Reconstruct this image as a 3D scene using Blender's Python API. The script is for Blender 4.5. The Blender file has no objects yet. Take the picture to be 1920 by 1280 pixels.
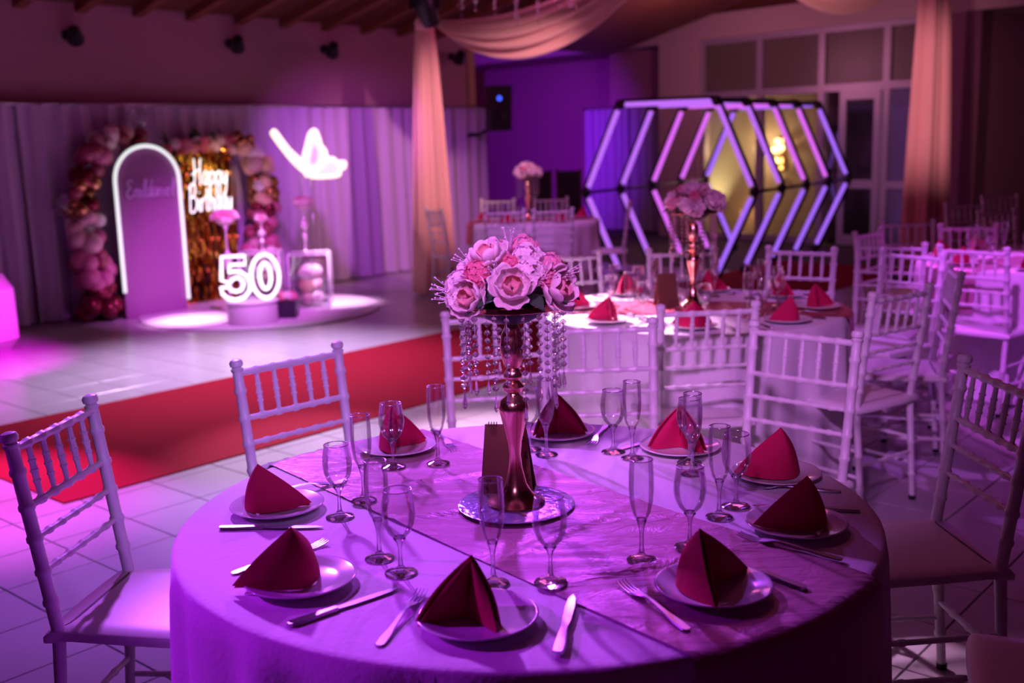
import bpy, bmesh, math, random
from mathutils import Vector, Matrix
random.seed(7)
SC = bpy.context.scene
COL = SC.collection
PI = math.pi

# ------------------------------------------------------------------ camera
EYE, FPX, ROLL = 1.55, 2030.0, 0.027
PITCH = math.atan(373.0 / FPX)
fw = Vector((0, math.cos(PITCH), -math.sin(PITCH)))
dn = Vector((0, -math.sin(PITCH), -math.cos(PITCH)))
rt = Vector((1, 0, 0)) * math.cos(ROLL) + dn * math.sin(ROLL)
dd = Vector((-1, 0, 0)) * math.sin(ROLL) + dn * math.cos(ROLL)
cam = bpy.data.objects.new('camera', bpy.data.cameras.new('camera'))
COL.objects.link(cam)
M = Matrix((rt, -dd, -fw)).transposed().to_4x4()
M.translation = Vector((0, 0, EYE))
cam.matrix_world = M
cam.data.sensor_width = 36
cam.data.lens = FPX / 1920 * 36
cam.data.clip_start = 0.05
cam.data.dof.use_dof = True
cam.data.dof.focus_distance = 2.42
cam.data.dof.aperture_fstop = 2.9
SC.camera = cam
SC.cycles.max_bounces = 8; SC.cycles.diffuse_bounces = 3; SC.cycles.glossy_bounces = 4; SC.cycles.transmission_bounces = 8; SC.cycles.transparent_max_bounces = 12
SC.cycles.caustics_refractive = False; SC.cycles.adaptive_threshold = 0.03

# ------------------------------------------------------------------ world, exposure
SC.view_settings.view_transform = 'Standard'
SC.view_settings.look = 'None'
SC.view_settings.gamma = 1
SC.view_settings.use_curve_mapping = False
SC.view_settings.exposure = 0.0
w = bpy.data.worlds.new('world'); SC.world = w
w.use_nodes = True
w.node_tree.nodes['Background'].inputs[0].default_value = (0.36, 0.012, 0.20, 1)
w.node_tree.nodes['Background'].inputs[1].default_value = 0.06

# ------------------------------------------------------------------ lights
def spot(name, loc, target, color, watts, deg, blend=0.5, size=0.06):
    l = bpy.data.lights.new(name, 'SPOT')
    l.color = color; l.energy = watts
    l.spot_size = math.radians(deg); l.spot_blend = blend
    l.shadow_soft_size = size
    o = bpy.data.objects.new(name, l); COL.objects.link(o)
    o.location = loc
    o.rotation_euler = (Vector(target) - Vector(loc)).to_track_quat('-Z', 'Y').to_euler()
    return o
def bulb(name, loc, color, watts, size=0.1):
    l = bpy.data.lights.new(name, 'POINT')
    l.color = color; l.energy = watts; l.shadow_soft_size = size
    o = bpy.data.objects.new(name, l); COL.objects.link(o); o.location = loc
    return o
MAG = (1.0, 0.03, 0.80)
spot('key_violet', (-1.80, 6.20, 3.20), (-0.36, 2.15, 0.76), (0.54, 0.11, 1.0), 1400, 22, 0.6, 0.09)
spot('back_violet', (0.25, 6.60, 3.20), (-0.05, 2.35, 0.76), (0.46, 0.07, 1.0), 430, 18, 0.8, 0.09)
spot('front_pink', (-0.5, -0.5, 3.2), (0.60, 4.3, 0.60), (0.80, 0.25, 1.0), 760, 28, 0.8, 0.15)
spot('front_lilac', (0.8, -0.3, 3.2), (-0.80, 3.15, 0.68), (0.56, 0.28, 1.0), 460, 15, 0.8, 0.15)
spot('floor_violet', (-1.9, 6.4, 3.2), (-1.55, 4.0, 0.0), (0.46, 0.13, 1.0), 800, 30, 0.9, 0.09)
spot('left_violet', (-4.0, 2.6, 2.8), (-0.62, 1.7, 0.6), (0.50, 0.015, 1.0), 650, 20, 0.8)
spot('table_pink_spot', (-0.9, 8.3, 3.2), (0.32, 5.05, 0.76), (1.0, 0.50, 0.95), 6500, 14, 0.7, 0.09)
spot('chair_pink_spot', (-1.2, 9.0, 3.1), (0.0, 5.4, 0.2), (1.0, 0.60, 0.98), 3000, 20, 0.7)
spot('floor_pale_spot', (-1.6, 8.8, 3.1), (-1.05, 5.3, 0.0), (0.80, 0.55, 1.0), 1600, 22, 0.9)
spot('swag_pink', (2.7, 7.8, 2.3), (3.0, 10.3, 2.75), (1.0, 0.45, 0.62), 110, 40, 0.9)
spot('platform_spot', (-3.1, 9.2, 2.9), (-2.95, 9.9, 0.0), (1.0, 0.50, 0.98), 1700, 19, 1.0)
spot('decor_spot', (-1.0, 9.8, 2.9), (-1.75, 10.8, 0.1), (1.0, 0.50, 0.98), 1900, 20, 1.0)
spot('decor_wash', (-1.2, 7.4, 3.0), (-2.7, 10.4, 0.3), (0.82, 0.14, 1.0), 1250, 36, 0.9)
spot('stand_spot', (-2.0, 9.0, 2.9), (-2.45, 10.3, 0.95), (1.0, 0.42, 0.98), 330, 20, 0.9)
spot('foil_fill', (-1.7, 9.0, 2.5), (-3.05, 11.35, 1.25), (1.0, 0.62, 0.32), 220, 15, 0.9)  # added unseen lamp that brightens the gold foil
spot('aisle_wash', (-1.7, 8.4, 3.1), (-1.9, 7.6, 0.0), (0.78, 0.52, 1.0), 1100, 76, 1.0)
spot('left_magenta', (-2.6, 6.9, 1.9), (-4.2, 8.1, 0.05), (0.95, 0.004, 0.95), 800, 40, 0.9)
spot('carpet_magenta', (-3.6, 6.6, 2.6), (-2.40, 4.85, 0.0), (1.0, 0.10, 0.95), 1400, 27, 0.9)
spot('curtain_wash', (-1.6, 9.4, 2.6), (-1.7, 13.2, 0.9), (0.70, 0.14, 1.0), 330, 52, 0.9)
spot('right_violet', (2.2, 9.4, 3.1), (3.0, 6.25, 0.76), (0.78, 0.10, 1.0), 1100, 24, 0.7)
spot('right_front_violet', (1.0, 3.4, 3.2), (3.0, 6.1, 0.5), (0.66, 0.10, 1.0), 620, 22, 0.7)
spot('right_chair_violet', (0.4, 8.4, 3.0), (1.95, 5.2, 0.5), (0.55, 0.12, 1.0), 900, 22, 0.9)
spot('drape_warm', (1.2, 7.6, 2.9), (-0.5, 11.2, 1.6), (1.0, 0.46, 0.60), 760, 30, 0.9)
spot('drape_right_warm', (3.0, 8.4, 2.2), (4.35, 11.5, 1.9), (1.0, 0.40, 0.58), 300, 36, 0.9)
spot('far_table_violet', (-0.2, 8.6, 3.0), (0.3, 10.9, 0.7), (0.70, 0.20, 1.0), 220, 36, 0.9)
spot('recess_violet', (0.4, 14.5, 2.4), (0.3, 20.0, 1.2), (0.34, 0.015, 1.0), 1500, 60, 1.0)
bulb('fill_warm', (0.8, 4.8, 3.3), (1.0, 0.14, 0.48), 22, 0.4)  # added unseen fill for the dim warm ambient
bulb('fill_warm_far', (0.9, 10.0, 3.1), (1.0, 0.16, 0.55), 36, 0.4)  # added fill that tints the upper stage wall
bulb('fill_warm_back', (2.4, 14.6, 2.5), (1.0, 0.30, 0.52), 42, 0.4)  # added fill that lifts the lintel and back wall

# ------------------------------------------------------------------ materials
MATS = {}
def mat(name, color, rough=0.5, metal=0.0, emit=None, estr=1.0, noise=None, bump=0.0, bscale=40, trans=0.0, ior=1.45, sheen=0.0, spec=0.5, coat=0.0, aniso=0.0):
    if name in MATS: return MATS[name]
    m = bpy.data.materials.new(name); m.use_nodes = True
    nt = m.node_tree; b = nt.nodes['Principled BSDF']
    c = tuple(color) + (1,)
    b.inputs['Base Color'].default_value = c
    b.inputs['Roughness'].default_value = rough
    b.inputs['Metallic'].default_value = metal
    b.inputs['IOR'].default_value = ior
    b.inputs['Specular IOR Level'].default_value = spec
    b.inputs['Transmission Weight'].default_value = trans
    b.inputs['Sheen Weight'].default_value = sheen
    b.inputs['Coat Weight'].default_value = coat
    b.inputs['Anisotropic'].default_value = aniso
    if emit:
        b.inputs['Emission Color'].default_value = tuple(emit) + (1,)
        b.inputs['Emission Strength'].default_value = estr
    if noise or bump:
        tc = nt.nodes.new('ShaderNodeTexCoord')
        nz = nt.nodes.new('ShaderNodeTexNoise'); nz.inputs['Scale'].default_value = bscale; nz.inputs['Detail'].default_value = 6
        nt.links.new(tc.outputs['Object'], nz.inputs['Vector'])
        if noise:
            rp = nt.nodes.new('ShaderNodeMix'); rp.data_type = 'RGBA'
            rp.inputs['A'].default_value = c; rp.inputs['B'].default_value = tuple(noise) + (1,)
            nt.links.new(nz.outputs['Fac'], rp.inputs['Factor']); nt.links.new(rp.outputs['Result'], b.inputs['Base Color'])
        if bump:
            bp = nt.nodes.new('ShaderNodeBump'); bp.inputs['Strength'].default_value = bump; bp.inputs['Distance'].default_value = 0.01
            nt.links.new(nz.outputs['Fac'], bp.inputs['Height']); nt.links.new(bp.outputs['Normal'], b.inputs['Normal'])
    MATS[name] = m
    return m
def thin_glass(name, tint=(0.96, 0.96, 0.97), base=0.06, gain=0.66, rough=0.08):
    """a thin clear wall: lets light straight through and mirrors more at grazing angles"""
    m = bpy.data.materials.new(name); m.use_nodes = True
    nt = m.node_tree; nt.nodes.remove(nt.nodes['Principled BSDF'])
    tr = nt.nodes.new('ShaderNodeBsdfTransparent'); tr.inputs[0].default_value = tint + (1,)
    gl = nt.nodes.new('ShaderNodeBsdfGlossy'); gl.inputs['Roughness'].default_value = rough; gl.inputs['Color'].default_value = (1, 1, 1, 1)
    lw = nt.nodes.new('ShaderNodeLayerWeight'); lw.inputs['Blend'].default_value = 0.35
    ma = nt.nodes.new('ShaderNodeMath'); ma.operation = 'MULTIPLY_ADD'; ma.inputs[1].default_value = gain; ma.inputs[2].default_value = base
    ma.use_clamp = True
    nt.links.new(lw.outputs['Fresnel'], ma.inputs[0])
    mx = nt.nodes.new('ShaderNodeMixShader')
    nt.links.new(ma.outputs[0], mx.inputs[0]); nt.links.new(tr.outputs[0], mx.inputs[1]); nt.links.new(gl.outputs[0], mx.inputs[2])
    nt.links.new(mx.outputs[0], nt.nodes['Material Output'].inputs[0])
    MATS[name] = m
    return m
white_paint = mat('white_chair_lacquer', (0.80, 0.79, 0.80), 0.35)
cloth_white = mat('white_tablecloth', (0.80, 0.79, 0.81), 0.85, sheen=0.2, bump=0.15, bscale=90)
satin = mat('pink_satin', (0.54, 0.26, 0.36), 0.34, metal=0.12, noise=(0.44, 0.19, 0.28), bump=0.9, bscale=7, sheen=0.2)
for n_ in satin.node_tree.nodes:
    if n_.type == 'TEX_NOISE':
        n_.inputs['Distortion'].default_value = 1.6; n_.inputs['Roughness'].default_value = 0.62
        mp_ = satin.node_tree.nodes.new('ShaderNodeMapping'); mp_.inputs['Rotation'].default_value = (0, 0, math.radians(-51)); mp_.inputs['Scale'].default_value = (0.55, 2.0, 1.0)
        tc_ = [q for q in satin.node_tree.nodes if q.type == 'TEX_COORD'][0]
        satin.node_tree.links.new(tc_.outputs['Object'], mp_.inputs['Vector']); satin.node_tree.links.new(mp_.outputs['Vector'], n_.inputs['Vector'])
napkin_m = mat('crimson_napkin', (0.52, 0.010, 0.085), 0.8, spec=0.25, bump=0.1, bscale=160)
china = mat('white_china', (0.82, 0.80, 0.82), 0.12, coat=0.5)
steel = mat('polished_steel', (0.58, 0.58, 0.64), 0.30, metal=1.0)
gold = mat('polished_gold', (1.0, 0.60, 0.38), 0.19, metal=1.0)
glass_solid = mat('solid_glass', (1, 1, 1), 0.0, trans=1.0, ior=1.48)
crystal = mat('cut_crystal', (1, 1, 1), 0.0, trans=1.0, ior=1.55)
_nt = crystal.node_tree
_tr = _nt.nodes.new('ShaderNodeBsdfTransparent'); _tr.inputs[0].default_value = (0.96, 0.96, 0.98, 1)
_gl = _nt.nodes.new('ShaderNodeBsdfGlossy'); _gl.inputs['Roughness'].default_value = 0.12
_m1 = _nt.nodes.new('ShaderNodeMixShader'); _m1.inputs[0].default_value = 0.30
_m2 = _nt.nodes.new('ShaderNodeMixShader'); _m2.inputs[0].default_value = 0.55
_nt.links.new(_tr.outputs[0], _m1.inputs[1]); _nt.links.new(_gl.outputs[0], _m1.inputs[2])
_nt.links.new(_nt.nodes['Principled BSDF'].outputs[0], _m2.inputs[1]); _nt.links.new(_m1.outputs[0], _m2.inputs[2])
_nt.links.new(_m2.outputs[0], _nt.nodes['Material Output'].inputs[0])
glass_thin = thin_glass('thin_glass')
glass_rim = thin_glass('rim_glass', (0.9, 0.9, 0.92), 0.5, 0.6, 0.16)
glass_stem = thin_glass('stem_glass', (0.97, 0.97, 0.98), 0.16, 0.8, 0.09)
pane_m = thin_glass('window_glass', (0.86, 0.86, 0.88), 0.05, 0.8, 0.01)
acryl = thin_glass('clear_acrylic', (0.95, 0.95, 0.97), 0.05, 0.5, 0.02)
mirror_blue = mat('blue_mirror', (0.40, 0.40, 0.85), 0.16, metal=0.6, noise=(0.55, 0.5, 0.95), bump=0.35, bscale=60)
black_m = mat('black_plastic', (0.012, 0.012, 0.014), 0.4)
bronze_card = mat('bronze_card', (0.36, 0.17, 0.12), 0.30, metal=0.75, noise=(0.30, 0.13, 0.09), bscale=20)
dark_card = mat('dark_card_print', (0.03, 0.012, 0.012), 0.5)
def petal(name, c):
    m = bpy.data.materials.new(name); m.use_nodes = True; nt = m.node_tree; p = nt.nodes['Principled BSDF']
    nz = nt.nodes.new('ShaderNodeTexNoise'); nz.inputs['Scale'].default_value = 30
    mx = nt.nodes.new('ShaderNodeMix'); mx.data_type = 'RGBA'; mx.inputs['A'].default_value = tuple(c) + (1,); mx.inputs['B'].default_value = (c[0]*0.9, c[1]*0.75, c[2]*0.8, 1)
    nt.links.new(nz.outputs['Fac'], mx.inputs['Factor']); nt.links.new(mx.outputs['Result'], p.inputs['Base Color'])
    p.inputs['Roughness'].default_value = 0.6
    tl = nt.nodes.new('ShaderNodeBsdfTranslucent'); nt.links.new(mx.outputs['Result'], tl.inputs['Color'])
    ms = nt.nodes.new('ShaderNodeMixShader'); ms.inputs[0].default_value = 0.4
    nt.links.new(p.outputs[0], ms.inputs[1]); nt.links.new(tl.outputs[0], ms.inputs[2]); nt.links.new(ms.outputs[0], nt.nodes['Material Output'].inputs[0])
    MATS[name] = m; return m
petal_pale = petal('pale_pink_petal', (0.96, 0.84, 0.86)); petal_deep = petal('deep_pink_petal', (0.82, 0.22, 0.34)); petal_white = petal('white_petal', (0.88, 0.82, 0.84))
petal('mid_pink_petal', (0.86, 0.42, 0.52)); petal('blush_petal', (0.88, 0.46, 0.48))
leaf_m = mat('dark_green_leaf', (0.03, 0.07, 0.035), 0.5)
twig_m = mat('brown_twig', (0.10, 0.06, 0.04), 0.7)

# ------------------------------------------------------------------ geometry helpers
class B:
    def __init__(s): s.v = []; s.f = []
    def add(s, vs, fs):
        n = len(s.v); s.v += [Vector(p) for p in vs]; s.f += [tuple(i + n for i in f) for f in fs]; return s
    def box(s, c, size, rot=None):
        x, y, z = [d / 2 for d in size]
        vs = [Vector(p) for p in ((-x,-y,-z),(x,-y,-z),(x,y,-z),(-x,y,-z),(-x,-y,z),(x,-y,z),(x,y,z),(-x,y,z))]
        if rot: vs = [rot @ p for p in vs]
        vs = [p + Vector(c) for p in vs]
        return s.add(vs, [(0,3,2,1),(4,5,6,7),(0,1,5,4),(1,2,6,5),(2,3,7,6),(3,0,4,7)])
    def lathe(s, prof, seg=16, c=(0,0,0), mtx=None):
        vs = []; fs = []; idx = []
        for r, z in prof:
            if r < 1e-6:
                idx.append([len(vs)] * seg); vs.append(Vector((0, 0, z)))
            else:
                idx.append(list(range(len(vs), len(vs) + seg)))
                vs += [Vector((r * math.cos(2*PI*k/seg), r * math.sin(2*PI*k/seg), z)) for k in range(seg)]
        for a, b in zip(idx, idx[1:]):
            for k in range(seg):
                q = [a[k], a[(k+1) % seg], b[(k+1) % seg], b[k]]
                q2 = []
                for i in q:
                    if i not in q2: q2.append(i)
                if len(q2) > 2: fs.append(tuple(q2))
        if mtx: vs = [mtx @ p for p in vs]
        return s.add([p + Vector(c) for p in vs], fs)
    def tube(s, pts, r, seg=8, closed=False, caps=True):
        pts = [Vector(p) for p in pts]; n = len(pts)
        rs = r if isinstance(r, (list, tuple)) else [r] * n
        vs = []; fs = []; up = None
        for i, p in enumerate(pts):
            a = pts[(i-1) % n] if (closed or i > 0) else p
            b = pts[(i+1) % n] if (closed or i < n-1) else p
            t = (b - a)
            if t.length < 1e-9: t = Vector((0,0,1))
            t.normalize()
            if up is None:
                up = Vector((0,0,1)) if abs(t.z) < 0.9 else Vector((1,0,0))
            side = t.cross(up)
            if side.length < 1e-6: side = t.cross(Vector((0,1,0)))
            side.normalize(); up = side.cross(t).normalized()
            vs += [p + (side * math.cos(2*PI*k/seg) + up * math.sin(2*PI*k/seg)) * rs[i] for k in range(seg)]
        m = n if closed else n - 1
        for i in range(m):
            j = (i+1) % n
            for k in range(seg):
                k2 = (k+1) % seg
                fs.append((i*seg+k, i*seg+k2, j*seg+k2, j*seg+k))
        if caps and not closed:
            fs.append(tuple(range(seg))[::-1]); fs.append(tuple((n-1)*seg + k for k in range(seg)))
        return s.add(vs, fs)
    def prism(s, poly, y0, y1):
        """outline in x,z extruded along y"""
        n = len(poly)
        vs = [(x, y0, z) for x, z in poly] + [(x, y1, z) for x, z in poly]
        fs = [tuple(range(n)), tuple(range(2*n-1, n-1, -1))] + [(i, i+n, (i+1) % n + n, (i+1) % n) for i in range(n)]
        return s.add(vs, fs)
    def slab(s, poly, z0, z1):
        """outline in x,y extruded along z"""
        n = len(poly)
        vs = [(x, y, z0) for x, y in poly] + [(x, y, z1) for x, y in poly]
        fs = [tuple(range(n))[::-1], tuple(range(n, 2*n))] + [(i, (i+1) % n, (i+1) % n + n, i+n) for i in range(n)]
        return s.add(vs, fs)
    def grid(s, fn, nu, nv, closed_u=False):
        vs = [fn(i / nu, j / nv) for j in range(nv+1) for i in range(nu if closed_u else nu+1)]
        w_ = nu if closed_u else nu+1
        fs = [(j*w_+i, j*w_+(i+1) % w_, (j+1)*w_+(i+1) % w_, (j+1)*w_+i) for j in range(nv) for i in range(nu)]
        return s.add(vs, fs)
    def ball(s, c, r, seg=14, rings=9):
        rr = r if isinstance(r, (list, tuple)) else (r, r, r)
        prof = [(math.sin(PI*k/rings), -math.cos(PI*k/rings)) for k in range(rings+1)]
        prof[0] = (0, -1); prof[-1] = (0, 1)
        return s.lathe(prof, seg, c, Matrix.Diagonal((rr[0], rr[1], rr[2])))
    def mesh(s, name, material, smooth=True, angle=None):
        me = bpy.data.meshes.new(name)
        me.from_pydata([tuple(p) for p in s.v], [], s.f)
        bm = bmesh.new(); bm.from_mesh(me)
        bmesh.ops.recalc_face_normals(bm, faces=bm.faces)
        bm.to_mesh(me); bm.free()
        if smooth:
            me.polygons.foreach_set('use_smooth', [True] * len(me.polygons))
            if angle: me.set_sharp_from_angle(angle=math.radians(angle))
        me.materials.append(material)
        return me
def obj(name, me, parent=None, loc=(0,0,0), rot=(0,0,0), scale=(1,1,1), kind=None, label=None):
    o = bpy.data.objects.new(name, me); COL.objects.link(o)
    o.parent = parent; o.location = loc; o.rotation_euler = rot; o.scale = scale
    if kind: o['kind'] = kind
    if label: o['label'] = label
    return o
def thing(name, label, cat, loc=(0,0,0), rz=0.0, group=None, rot=None, scale=None):
    o = bpy.data.objects.new(name, None); COL.objects.link(o)
    o.location = loc; o.rotation_euler = rot if rot else (0, 0, rz)
    if scale: o.scale = (scale,)*3
    o.empty_display_size = 0.1
    o['label'] = label; o['category'] = cat
    if group: o['group'] = group
    return o
def tag(o, label, cat, group=None):
    o['label'] = label; o['category'] = cat
    if group: o['group'] = group
    return o
def bez(pts, n=8, closed=False):
    """smooth curve through points (Catmull-Rom)"""
    P = [Vector(p) for p in pts]; out = []; m = len(P)
    for i in range(m if closed else m-1):
        p0 = P[(i-1) % m] if (closed or i > 0) else P[i]
        p1 = P[i]; p2 = P[(i+1) % m]
        p3 = P[(i+2) % m] if (closed or i+2 < m) else p2
        for k in range(n):
            t = k / n
            out.append(0.5*((2*p1) + (p2-p0)*t + (2*p0-5*p1+4*p2-p3)*t*t + (3*p1-p0-3*p2+p3)*t*t*t))
    if not closed: out.append(P[-1])
    return out
UX, UY = 0.656, 0.755           # along the stage wall
VX, VY = 0.755, -0.656          # away from the stage wall into the hall
W0 = (-4.62, 9.93)
WROT = math.atan2(UY, UX)
def W(t, off=0.0, z=0.0): return Vector((W0[0] + UX*t + VX*off, W0[1] + UY*t + VY*off, z))
BO = (-0.65, 21.0); BWX, BWY = 0.67, -0.743; BNX, BNY = 0.743, 0.67
BROT = math.atan2(BWY, BWX)
def K(s_, off=0.0, z=0.0): return Vector((BO[0] + BWX*s_ + BNX*off, BO[1] + BWY*s_ + BNY*off, z))

# ------------------------------------------------------------------ floor: tiles laid parallel to the stage wall
tile_m = mat('pale_glossy_tile', (0.50, 0.47, 0.48), 0.26, noise=(0.42, 0.40, 0.41), bscale=3, spec=0.4)
grout_m = mat('dark_grout', (0.10, 0.09, 0.09), 0.9)
fl = obj('floor', B().box((1.5, 8.0, -0.03), (26, 34, 0.04)).mesh('floor', grout_m, False), kind='structure')
TS = 0.345
def tile_shape(b, cx, cy, g=0.0028):
    h = TS/2 - g; i = h - 0.002
    ax = (VX, VY); ay = (UX, UY)
    def p(a, c, z): return (cx + ax[0]*a + ay[0]*c, cy + ax[1]*a + ay[1]*c, z)
    vs = [p(-h,-h,-0.008), p(h,-h,-0.008), p(h,h,-0.008), p(-h,h,-0.008), p(-h,-h,-0.0015), p(h,-h,-0.0015), p(h,h,-0.0015), p(-h,h,-0.0015),
          p(-i,-i,0), p(i,-i,0), p(i,i,0), p(-i,i,0)]
    fs = [(0,1,5,4),(1,2,6,5),(2,3,7,6),(3,0,4,7),(4,5,9,8),(5,6,10,9),(6,7,11,10),(7,4,8,11),(8,9,10,11)]
    b.add(vs, fs)
cells = []
for i in range(-30, 60):
    for j in range(-45, 20):
        a, c = i*TS + 0.12, j*TS + 0.05
        x = W0[0] + UX*c + VX*a; y = W0[1] + UY*c + VY*a
        if y < 0.5 or y > 19 or abs(x) > 0.55*y + 0.8: continue
        if a < -0.1: continue
        cells.append((x, y))
vis = [p for p in cells if abs(p[0]) < 0.50*p[1] + 0.2 and p[1] > 2.6 and math.hypot(p[0]-0.05, p[1]-2.25) > 0.75]
vis.sort(key=lambda p: p[1])
near_set = set(vis[:300])
tb = B(); tile_shape(tb, 0, 0)
tile_me = tb.mesh('tile', tile_m, False)
for p in vis[:300]: obj('tile', tile_me, fl, (p[0], p[1], 0))
rest = B()
for p in cells:
    if p not in near_set: tile_shape(rest, *p)
obj('tile_field', rest.mesh('tile_field', tile_m, False), fl, kind='stuff')

# ------------------------------------------------------------------ walls and ceiling
wall_m = mat('mauve_plaster', (0.38, 0.19, 0.25), 0.9, bump=0.05, bscale=12)
wall_pale = mat('pale_plaster', (0.52, 0.42, 0.38), 0.9, bump=0.05, bscale=12)
wood_dark = mat('dark_stained_wood', (0.16, 0.055, 0.03), 0.6, noise=(0.10, 0.03, 0.016), bscale=6)
wood_rafter = mat('reddish_rafter_wood', (0.24, 0.08, 0.035), 0.55, noise=(0.15, 0.045, 0.02), bscale=5)
frame_m = mat('grey_aluminium', (0.45, 0.42, 0.48), 0.4, metal=0.3)
def wall_box(b, p0, p1, th, z0, z1, side=1):
    p0 = Vector((p0[0], p0[1], 0)); p1 = Vector((p1[0], p1[1], 0)); d = (p1-p0).normalized(); n = Vector((-d.y, d.x, 0)) * th * side
    q = [p0, p1, p1+n, p0+n]
    return b.add([(a.x, a.y, z0) for a in q] + [(a.x, a.y, z1) for a in q], [(0,1,2,3),(4,5,6,7),(0,1,5,4),(1,2,6,5),(2,3,7,6),(3,0,4,7)])
wl = obj('wall_left', wall_box(B(), W(-9), W(6.40), 0.2, 0, 2.95).mesh('wall_left', wall_m, False), kind='structure')
obj('corner_post', wall_box(B(), W(6.28, 0.02), W(6.42, 0.02), 0.2, 0, 2.95).mesh('corner_post', mat('oak_post', (0.34, 0.18, 0.12), 0.6), False), wl)
c0 = W(6.40); k0 = K(-0.6)
obj('wall_recess_side', wall_box(B(), c0, k0, 0.2, 0, 3.4).mesh('wall_recess_side', wall_m, False), kind='structure')
# roof: boarding that climbs from the stage wall, rafters under it
SLOPE = 0.25
def roof(t, off, dz=0.0): return W(t, off, 2.95 + SLOPE*off + dz)
cb = B(); q = [roof(-10, -0.3), roof(10, -0.3), roof(10, 16), roof(-10, 16)]
cb.add([tuple(p) for p in q] + [(p.x, p.y, p.z + 0.05) for p in q], [(0,1,2,3),(4,5,6,7),(0,1,5,4),(1,2,6,5),(2,3,7,6),(3,0,4,7)])
ce = obj('ceiling', cb.mesh('ceiling', wood_dark, False), kind='structure')
rb = B(); hw = 0.05
q = [(-hw, -0.0), (hw, -0.0), (hw, 9.0), (-hw, 9.0)]
vs = []
for dz in (-0.19, -0.001):
    for a, o_ in q:
        vs.append((UX*a + VX*o_, UY*a + VY*o_, SLOPE*o_ + dz + (0.10 if (dz < -0.1 and o_ < 0.1) else 0)))
vs2 = []
rb.add(vs, [(0,1,2,3),(4,5,6,7),(0,1,5,4),(1,2,6,5),(2,3,7,6),(3,0,4,7)])
raf_me = rb.mesh('rafter', wood_rafter, False)
for k in range(-3, 11):
    p = W(0.95 + 0.593*k, 0, 2.95 + 0.0)
    obj('rafter', raf_me, ce, (p.x, p.y, p.z))
# back wall: recess on the left, plaster pier, glazed front, plaster, dark opening
bw = obj('wall_back', wall_box(B(), K(4.60), K(5.39), 0.3, 0, 3.0).mesh('wall_back', wall_pale, False), kind='structure')
obj('lintel', wall_box(B(), K(-1.2), K(10.6), 0.35, 3.0, 3.36).mesh('lintel', wall_pale, False), bw)
obj('upper_gable', wall_box(B(), K(-1.2, 0.1), K(11.5, 0.1), 0.2, 3.36, 6.5).mesh('upper_gable', wood_dark, False), bw)
obj('end_pier', wall_box(B(), K(8.95), K(9.74), 0.3, 0, 3.0).mesh('end_pier', wall_m, False), bw)
obj('recess_wall', wall_box(B(), K(-1.2, 1.4), K(4.2, 1.4), 0.2, 0, 3.2).mesh('recess_wall', wall_m, False), bw)
obj('recess_pier', wall_box(B(), K(3.05, 0.55), K(4.7, 0.55), 0.2, 0, 3.0).mesh('recess_pier', wall_m, False), bw)
obj('recess_soffit', wall_box(B(), K(-1.2, 0.3), K(5.0, 0.3), 1.3, 3.0, 3.1).mesh('recess_soffit', wall_m, False), bw)
wr = obj('wall_right', wall_box(B(), K(9.74, 0.0), K(9.74, 3.5), 0.2, 0, 3.0).mesh('wall_right', wall_m, False), kind='structure')
obj('side_lobby_wall', wall_box(B(), K(9.6, 3.4), K(14.5, 3.4), 0.2, 0, 3.2).mesh('side_lobby_wall', mat('dark_lobby_plaster', (0.10, 0.07, 0.08), 0.9), False), wr)

# glazed front with door
wn = obj('window_1', wall_box(B(), K(5.36, 0.06), K(8.97, 0.06), 0.10, 2.92, 3.0).mesh('window_head', frame_m, False), kind='structure')
def frame_part(name, s0, s1, z0, z1, parent=wn, off=0.06, th=0.10, m=frame_m):
    return obj(name, wall_box(B(), K(s0, off), K(s1, off), th, z0, z1).mesh(name, m, False), parent)
for s_ in (5.40, 6.45, 7.48, 8.46, 8.92): frame_part('mullion', s_-0.05, s_+0.05, 0, 2.92)
for a, b_ in ((5.45, 6.40), (6.50, 7.43), (7.53, 8.41), (8.51, 8.87)):
    frame_part('transom', a, b_, 2.12, 2.22)
    frame_part('pane', a, b_, 2.22, 2.92, off=0.10, th=0.012, m=mat('frosted_pane', (0.22, 0.19, 0.16), 0.35, trans=0.35))
for a, b_ in ((5.45, 6.40), (6.50, 7.43)):
    frame_part('pane', a, b_, 0.06, 2.12, off=0.10, th=0.012, m=pane_m)
    frame_part('sill_rail', a, b_, 0.0, 0.10)
frame_part('pane', 8.51, 8.87, 0.06, 2.12, off=0.10, th=0.012, m=mat('blue_reflection_glass', (0.16, 0.15, 0.30), 0.12, spec=0.8))  # light tunnel's blue reflection put into this pane's base colour
frame_part('mid_rail', 8.51, 8.87, 0.80, 0.90)
frame_part('pane', 7.53, 7.78, 0.06, 2.12, off=0.10, th=0.012, m=pane_m)
dr = obj('door_1', wall_box(B(), K(7.80, 0.02), K(7.90, 0.02), 0.08, 0.02, 2.12).mesh('door_stile', frame_m, False), kind='structure')
frame_part('stile', 8.32, 8.41, 0.02, 2.12, dr, 0.02, 0.08)
frame_part('top_rail', 7.90, 8.32, 2.00, 2.12, dr, 0.02, 0.08)
frame_part('lock_rail', 7.90, 8.32, 0.80, 0.92, dr, 0.02, 0.08)
frame_part('bottom_rail', 7.90, 8.32, 0.02, 0.16, dr, 0.02, 0.08)
frame_part('door_pane', 7.90, 8.32, 0.92, 2.00, dr, 0.05, 0.012, mat('dark_door_glass', (0.02, 0.018, 0.02), 0.12))
frame_part('door_pane', 7.90, 8.32, 0.16, 0.80, dr, 0.05, 0.012, mat('dark_door_glass', (0.02, 0.018, 0.02), 0.12))
frame_part('pull_handle', 7.86, 7.88, 0.75, 1.20, dr, -0.03, 0.03, steel)
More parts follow.
